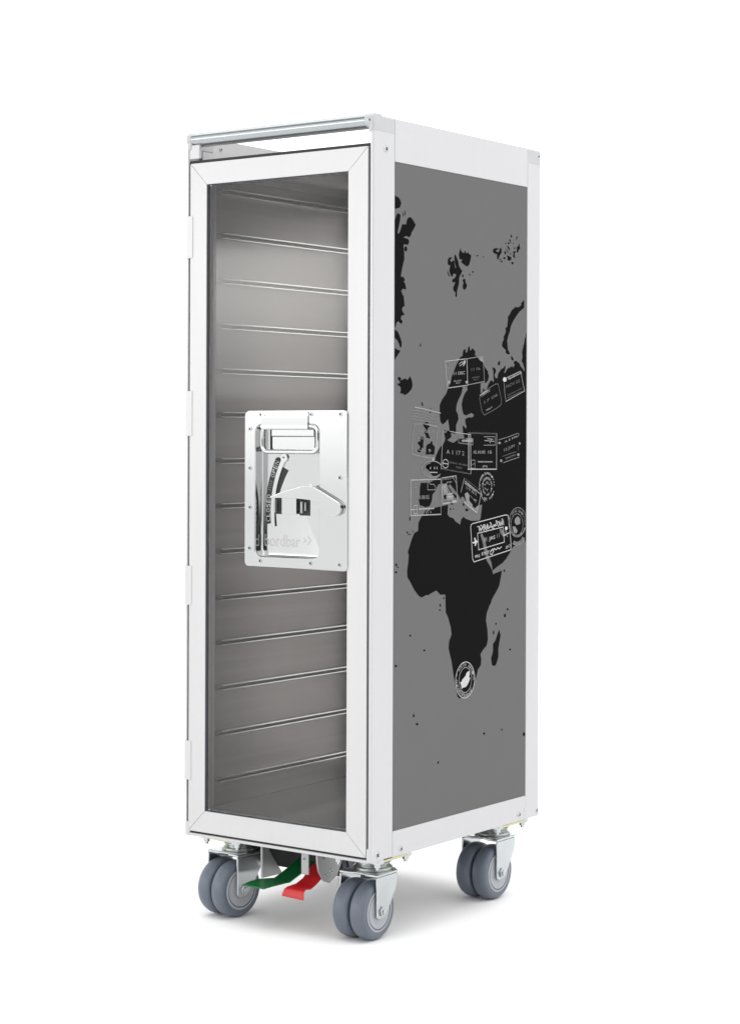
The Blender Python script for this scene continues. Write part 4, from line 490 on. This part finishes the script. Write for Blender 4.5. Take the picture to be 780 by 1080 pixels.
b = MB(); b.box(135.5, 139.6, 9.6, 11.6, 508, 537); b.build('handle_shadow_gap', 'hole_shade', latch)
# curved OPEN / CLOSED indicator
def circle3(a, c, d):
    ax, ay = a; bx, by = c; cx, cy = d
    k = 2 * (ax * (by - cy) + bx * (cy - ay) + cx * (ay - by))
    ux = ((ax**2 + ay**2) * (by - cy) + (bx**2 + by**2) * (cy - ay) + (cx**2 + cy**2) * (ay - by)) / k
    uy = ((ax**2 + ay**2) * (cx - bx) + (bx**2 + by**2) * (ax - cx) + (cx**2 + cy**2) * (bx - ax)) / k
    return ux, uy, math.hypot(ax - ux, ay - uy)
CX, CZ, CR = circle3((147.0, 497.0), (133.0, 454.1), (131.5, 419.0))
ta = math.atan2(497 - CZ, 147.0 - CX); tb = math.atan2(419 - CZ, 131.5 - CX) % (2 * math.pi)
def arc(r0, r1, t0, t1, y0, y1, taper=False, n=24):
    o_, i_ = [], []
    for k in range(n + 1):
        t = t0 + (t1 - t0) * k / n
        i_.append((CX + r0 * math.cos(t), CZ + r0 * math.sin(t)))
        rr = r1 if not taper else r0 + (r1 - r0) * (0.35 + 0.65 * (1 - k / n))
        o_.append((CX + rr * math.cos(t), CZ + rr * math.sin(t)))
    b = MB(); A = b.verts([(x, y0, z) for x, z in i_]); B = b.verts([(x, y0, z) for x, z in o_])
    A2 = b.verts([(x, y1, z) for x, z in i_]); B2 = b.verts([(x, y1, z) for x, z in o_])
    for k in range(n):
        b.face([A[k], A[k + 1], B[k + 1], B[k]]); b.face([A[k], A2[k], A2[k + 1], A[k + 1]]); b.face([B[k], B[k + 1], B2[k + 1], B2[k]])
    b.face([A[0], B[0], B2[0], A2[0]]); b.face([A[n], A2[n], B2[n], B[n]])
    return b
lab = arc(CR - 4.2, CR + 4.2, ta, tb, 11.0, 12)
for t in (ta, tb):
    x, z = CX + CR * math.cos(t), CZ + CR * math.sin(t)
    lab.cyl((x, 11.0, z), (x, 12, z), 4.2, None, 16)
indicator = lab.build('indicator_strip', 'rubber_shade', latch)
arc(CR - 11.5, CR - 5.0, ta - 0.03, tb + 0.06, 9.6, 12).build('slot_rim', 'chrome', latch, bevel=0.6)
arc(CR - 12.0, CR - 20.5, ta + 0.03, tb - 0.24, 11.2, 11.6, True).build('slot', 'hole_shade', latch)
b = MB(); b.cyl((158, 9.4, 500.5), (158, 12, 500.5), 5.6, 5.6, 20); b.build('slot_end', 'chrome', latch, bevel=0.5)
screw(latch, (157.5, 9.2, 500.8), (0, -1, 0), 1.8, 'rivet')
b = MB(); b.open = True
def arctext(txt, tstart, tend, h):
    n = len(txt)
    for i, c in enumerate(txt):
        t = tstart + (tend - tstart) * (i + 0.5) / n
        vs, fs, _ = glyphs(c)
        cx, cz = CX + CR * math.cos(t), CZ + CR * math.sin(t)
        along = Vector((math.sin(t), -math.cos(t)))           # reading direction: upward along the arc
        across = Vector((math.cos(t), math.sin(t)))           # cap direction: outward (left)
        wd = abs(tend - tstart) * CR / n * 0.74
        nv = b.verts([(cx + along.x * (u - .5) * wd + across.x * (v - .5) * h, 10.93, cz + along.y * (u - .5) * wd + across.y * (v - .5) * h) for u, v in vs])
        for f in fs: b.face([nv[k] for k in f], 0)
span = tb - ta
arctext('OPEN', ta + span * 0.30, ta + span * 0.0, 6.4)
arctext('CLOSED', ta + span * 1.02, ta + span * 0.57, 6.4)
for k in range(5):                                             # small ruled marks between the two words
    t = ta + span * (0.36 + 0.035 * k)
    b.face(b.verts([(CX + (CR + r) * math.cos(t + d), 10.93, CZ + (CR + r) * math.sin(t + d)) for r, d in ((-2.4, -.003), (2.4, -.003), (2.4, .003), (-2.4, .003))]), 1)
b.build('indicator_lettering', ['stamp2', 'stamp0'], latch)
# lever, with dark blocks painting the shade and reflections beside its hub
MB().box(139, 153, 11.3, 11.7, 428, 450).build('lever_shade_block', 'hole_shade', latch); MB().box(183, 199, 11.3, 11.7, 427, 448).build('lever_shade_block', 'hole_shade', latch)
for q in ((144, 146.5, 6, 11.2, 430, 447), (187, 190, 7, 11.2, 430, 445), (193, 195, 8, 11.2, 433, 444)): MB().box(*q).build('lever_link', 'etch', latch, bevel=0.6)
b = MB(); b.box(158, 182, 5, 11.5, 428.5, 451); b.build('lever_hub', 'chrome', latch, bevel=0.8)
lp = [(151.5, 451), (178, 459.5), (204, 466), (213.5, 467), (221, 466), (229, 462.5), (246, 454.5), (261.5, 446.8), (265, 443), (266, 437.5), (263.8, 432), (259, 429), (252, 428), (245, 429.2), (238, 432.5), (233, 437.5), (229.5, 443.5), (226, 446.6), (214, 448), (196, 449.3), (170, 449.5), (153, 449)]
lever = MB().prism([(x - 3.0, z) for x, z in lp], 'y', -8.2, -2.6).build('lever', 'chrome', latch, bevel=1.8, segs=4, angle=50)
for q in ((163, 170, -3, 5, 450.2, 455), (203, 217, -3, 11, 452, 460)): MB().box(*q).build('lever_arm', 'chrome', latch, bevel=0.8)
# engraved maker's lettering
b = MB(); b.open = True
vs, fs, asp = glyphs('bordbar')
nv = b.verts([(125 + 58 * u, 11.9, 386.2 + 15.5 * v) for u, v in vs])
for f in fs: b.face([nv[k] for k in f])
for q in ([(189, 392), (194, 395.3), (189, 398.6), (189, 397), (191.4, 395.3), (189, 393.6)], [(195.5, 389), (201.5, 395.5), (195.5, 402), (195.5, 399.8), (199.2, 395.5), (195.5, 391.2)]):
    b.flat([(x, 11.9, z) for x, z in q])
b.build('engraved_lettering', 'etch', latch)

# --- casters ----------------------------------------------------------------------
def caster(x, y, yaw):
    org = (x, y, -GC)
    kw = dict(porigin=org)
    X = lambda v: x + v
    Y = lambda v: y + v
    side = [(-33, -27.5), (-33, -77), (-29, -80.5), (-18, -80.5), (-12, -76.5), (0, -61), (10, -45.5), (13, -36), (13, -27.5)]
    f = MB()
    f.prism([(Y(a), c) for a, c in side], 'x', X(26.6), X(29.6)); f.prism([(Y(a), c) for a, c in side], 'x', X(-29.6), X(-26.6))
    f.prism([(X(a), Y(c)) for a, c in ((-29.6, -33), (-12, -33), (-6, -29), (6, -29), (12, -33), (29.6, -33), (29.6, 13), (20, 22), (-20, 22), (-29.6, 13))], 'z', -27.4, -24)
    body = f.build('caster', 'zinc', T, origin=org, bevel=1.3, segs=3)
    h = MB(); h.cyl((X(0), Y(0), -24), (X(0), Y(0), -20.5), 25, 25.5, 32); h.cyl((X(0), Y(0), -20.5), (X(0), Y(0), -17), 25.5, 21, 32)
    h.cyl((X(0), Y(0), -17), (X(0), Y(0), -13.2), 21, 24, 32)
    h.build('swivel_head', 'zinc', body, bevel=0.6, **kw)
    MB().cyl((X(0), Y(0), -13.1), (X(0), Y(0), -8.3), 21, 23, 24).build('gap_shade_ring', 'hole_shade', body, **kw)  # near-black ring stands for the shaded gap below the mounting plate
    h = MB(); h.box(X(-36), X(36), Y(-40), Y(36), -8.1, -4.2)
    h.build('mounting_plate', 'yellow', body, bevel=1.0, **kw)
    for sx in (-1, 1):
        for sy in (-34, 30):
            c0_, c1_ = X(30 * sx), Y(sy)
            h = MB(); ring_ = lambda r_, z_, n_=12: [(c0_ + r_ * math.cos(2 * math.pi * k / n_), c1_ + r_ * math.sin(2 * math.pi * k / n_), z_) for k in range(n_)]
            h.loops([ring_(8, -0.5), ring_(8, -8.3), ring_(4.6, -8.3), ring_(4.4, -13.3), ring_(2.6, -13.5), ring_(2.3, -16.5)], 0, True, True)
            h.build('plate_bolt', 'zinc', body, angle=30, **kw)
    wy, wz, r = Y(-21), -71.2, 37.5
    for s in (-1, 1):
        cx = X(13.0 * s)
        pf = [(-11.2, 27), (-11.6, 31), (-10.8, 33.6), (-8.5, 35.8), (-4.5, 37.1), (0, 37.5), (4.5, 37.1), (8.5, 35.8), (10.8, 33.6), (11.6, 31), (11.2, 27)]
        MB().lathe_x(wy, wz, [(cx + a, q) for a, q in pf], 56).build('tyre', 'tyre', body, angle=50, **kw)
        rm = MB(); e = X(24.2 * s)
        rm.lathe_x(wy, wz, [(e - 3 * s, 27), (e + 0.5 * s, 26.8), (e + 0.9 * s, 26), (e + 0.9 * s, 24.3), (e - 0.9 * s, 24.2)], 48, 0, False)
        rm.lathe_x(wy, wz, [(e - 0.8 * s, 24.6), (e - 0.8 * s, 22.0)], 48, 1, False)
        rm.lathe_x(wy, wz, [(e - 1.2 * s, 22.6), (e + 0.55 * s, 22.5), (e + 0.75 * s, 22.1), (e + 0.3 * s, 15), (e + 1.6 * s, 9), (e + 1.7 * s, 3)], 48)
        rm.build('rim', ['rim', 'groove'], body, angle=28, **kw)
    h = MB(); h.cyl((X(-34), wy, wz), (X(34), wy, wz), 4, None, 16)
    for s in (-1, 1): h.cyl((X(29.7 * s), wy, wz), (X(32.4 * s), wy, wz), 7.2, 6.8, 6)
    h.build('axle_bolt', 'zinc', body, bevel=0.6, **kw)
    body.rotation_euler = (0, 0, math.radians(yaw))
    return body
caster(259.3, 68, 1.5)
caster(259.5, 349, 0)
caster(46.5, 59.5, -7)
caster(46.8, 349, 0)

# --- brake pedals and their brackets ----------------------------------------------
def plate_path(sections, thick):
    """sheet-metal strip: sections = list of (left point, right point); given a thickness downward"""
    b = MB()
    top = [(Vector(l), Vector(r)) for l, r in sections]
    rings = [[l, r, r - Vector((0, 0, thick)), l - Vector((0, 0, thick))] for l, r in top]
    return b.loops(rings, 0, True, True)
plate_path([((111, -14, -50), (146, -13.5, -50)), ((107, 6, -49.6), (147, 10, -49.6)), ((108, 24, -49.5), (149, 30, -49.5)), ((123, 36, -48.6), (152, 33, -48.8)), ((125, 62, -39), (153, 60, -40)), ((126, 98, -25), (154, 98, -26))], 2.2).build('brake_pedal', 'green', T, bevel=0.8)['label'] = 'green pedal tread bent outward under the door'
plate_path([((162.5, 3, -59), (197, 4.5, -60.5)), ((164, 6, -51.5), (194, 9, -52)), ((165.5, 11, -49.5), (192, 15, -49.6)), ((164, 30, -49.4), (195, 22, -49.6)), ((167, 40, -44), (197, 32, -44.5)), ((169, 55, -32), (197.5, 46, -36)), ((170, 90, -12), (197.5, 90, -14))], 2.2).build('brake_pedal', 'red', T, bevel=0.8)['label'] = 'red pedal tread with a turned-down lip'
b = MB(); b.prism([(39, -1), (55.5, -1), (53.5, -17), (62, -29), (80.5, -51), (78, -54), (40, -53)], 'x', 97, 100.5); b.build('pedal_bracket', 'bracket', T, bevel=0.8)
b = MB(); b.box(174.8, 186.6, 27, 30, -35.5, -1); bk = b.build('pedal_bracket', 'bracket', T, bevel=0.8); screw(bk, (180, 26.8, -15.4), (0, -1, 0), 2.4, 'bolt')
b = MB(); b.prism([(27, -1), (84, -1), (84, -18), (70, -41), (54, -48.5), (41, -44), (31, -30), (28, -18)], 'x', 198, 201); bk = b.build('pedal_bracket', 'bracket', T, bevel=0.8)
screw(bk, (201.2, 56, -33), (1, 0, 0), 3.2, 'bolt'); screw(bk, (201.2, 44, -37), (1, 0, 0), 2.6, 'bolt'); screw(bk, (201.2, 40, -14), (1, 0, 0), 2.4, 'bolt')
MB().cyl((90, 74, -12), (225, 74, -12), 5, None, 14).build('pedal_shaft', 'rubber_shade', T)
MB().box(40, 197.5, 84, 88, -46, -1).build('underside_shade_plate', 'rubber_shade', T, bevel=0.6)  # black plate stands for the shadow under the cabinet behind the pedals

# ------------------------------------------------------------------ light
w = bpy.data.worlds.new('World'); scene.world = w; w.use_nodes = True
nt = w.node_tree; bg = nt.nodes['Background']
tc = nt.nodes.new('ShaderNodeTexCoord')
nm = nt.nodes.new('ShaderNodeVectorMath'); nm.operation = 'NORMALIZE'
nt.links.new(tc.outputs['Generated'], nm.inputs[0])
prev = None
# white sweep all round the studio, the dark room behind the camera and two unseen dark patches added to shape reflections
for axis_, lo_, hi_, val_ in (((0.68, -0.73, 0.0), 0.83, 0.945, 0.04), ((-0.42, -0.58, 0.72), 0.90, 0.965, 0.10), ((-0.60, 0.50, 0.62), 0.90, 0.965, 0.15)):
    dt = nt.nodes.new('ShaderNodeVectorMath'); dt.operation = 'DOT_PRODUCT'
    nt.links.new(nm.outputs['Vector'], dt.inputs[0]); dt.inputs[1].default_value = Vector(axis_).normalized()
    mr = nt.nodes.new('ShaderNodeMapRange'); mr.interpolation_type = 'SMOOTHSTEP'
    mr.inputs['From Min'].default_value = lo_; mr.inputs['From Max'].default_value = hi_
    mr.inputs['To Min'].default_value = 1.0; mr.inputs['To Max'].default_value = val_
    nt.links.new(dt.outputs['Value'], mr.inputs['Value'])
    if prev is None: prev = mr.outputs['Result']
    else:
        mu = nt.nodes.new('ShaderNodeMath'); mu.operation = 'MULTIPLY'
        nt.links.new(prev, mu.inputs[0]); nt.links.new(mr.outputs['Result'], mu.inputs[1]); prev = mu.outputs['Value']
nt.links.new(prev, bg.inputs['Color'])
bg.inputs['Strength'].default_value = WORLD

def area(name, loc, target, size, power, color=(1, 1, 1)):
    l = bpy.data.lights.new(name, 'AREA'); l.shape = 'RECTANGLE'; l.size, l.size_y = size; l.energy = power; l.color = color
    o = bpy.data.objects.new(name, l); COL.objects.link(o); o.location = loc
    o.rotation_euler = (Vector(target) - Vector(loc)).to_track_quat('-Z', 'Y').to_euler()
    return l
area('overhead_softbox', (-0.3, -0.2, 3.2), (0, 0, 0), (3.4, 3.4), TOP)
fl = area('front_softbox', (-1.95, -2.95, 0.98), (0, 0, 0.86), (1.7, 0.46), FRONT, (1.0, 0.985, 0.95))
fl.use_nodes = True                                  # a softbox that is hottest near its top edge
ln_ = fl.node_tree; em = ln_.nodes['Emission']
ge = ln_.nodes.new('ShaderNodeNewGeometry'); se = ln_.nodes.new('ShaderNodeSeparateXYZ')
cr = ln_.nodes.new('ShaderNodeValToRGB'); cr.color_ramp.interpolation = 'EASE'
ln_.links.new(ge.outputs['Parametric'], se.inputs['Vector']); ln_.links.new(se.outputs['Y'], cr.inputs['Fac'])
for pos_, v_ in ((0.0, 0.40), (0.2, 0.5), (0.65, 1.0), (0.88, 1.0), (1.0, 0.45)):
    e_ = cr.color_ramp.elements.new(pos_) if pos_ not in (0.0, 1.0) else cr.color_ramp.elements[0 if pos_ == 0.0 else len(cr.color_ramp.elements) - 1]
    e_.color = (v_, v_, v_, 1)
ln_.links.new(cr.outputs['Color'], em.inputs['Strength'])

# ------------------------------------------------------------------ camera
cam = bpy.data.cameras.new('camera'); co = bpy.data.objects.new('camera', cam); COL.objects.link(co)
FPX, YAW, ROLL, PY = 2110.872, -0.6323079, 0.0034762, 458.81
cam.sensor_fit = 'VERTICAL'; cam.sensor_height = 36.0; cam.lens = FPX / 1080 * 36.0
cam.shift_y = -(540 - PY) / 1080
cam.clip_start = 0.05; cam.clip_end = 200
co.location = ((1768.063 - ROOT[0]) / 1000, (-2000.967 - ROOT[1]) / 1000, (530.218 - ROOT[2]) / 1000)
Rm = Matrix.Rotation(-YAW, 4, 'Z') @ Matrix.Rotation(math.pi / 2, 4, 'X') @ Matrix.Rotation(ROLL, 4, 'Z')
co.rotation_euler = Rm.to_euler()
scene.camera = co
scene.render.resolution_x, scene.render.resolution_y = 739, 1024
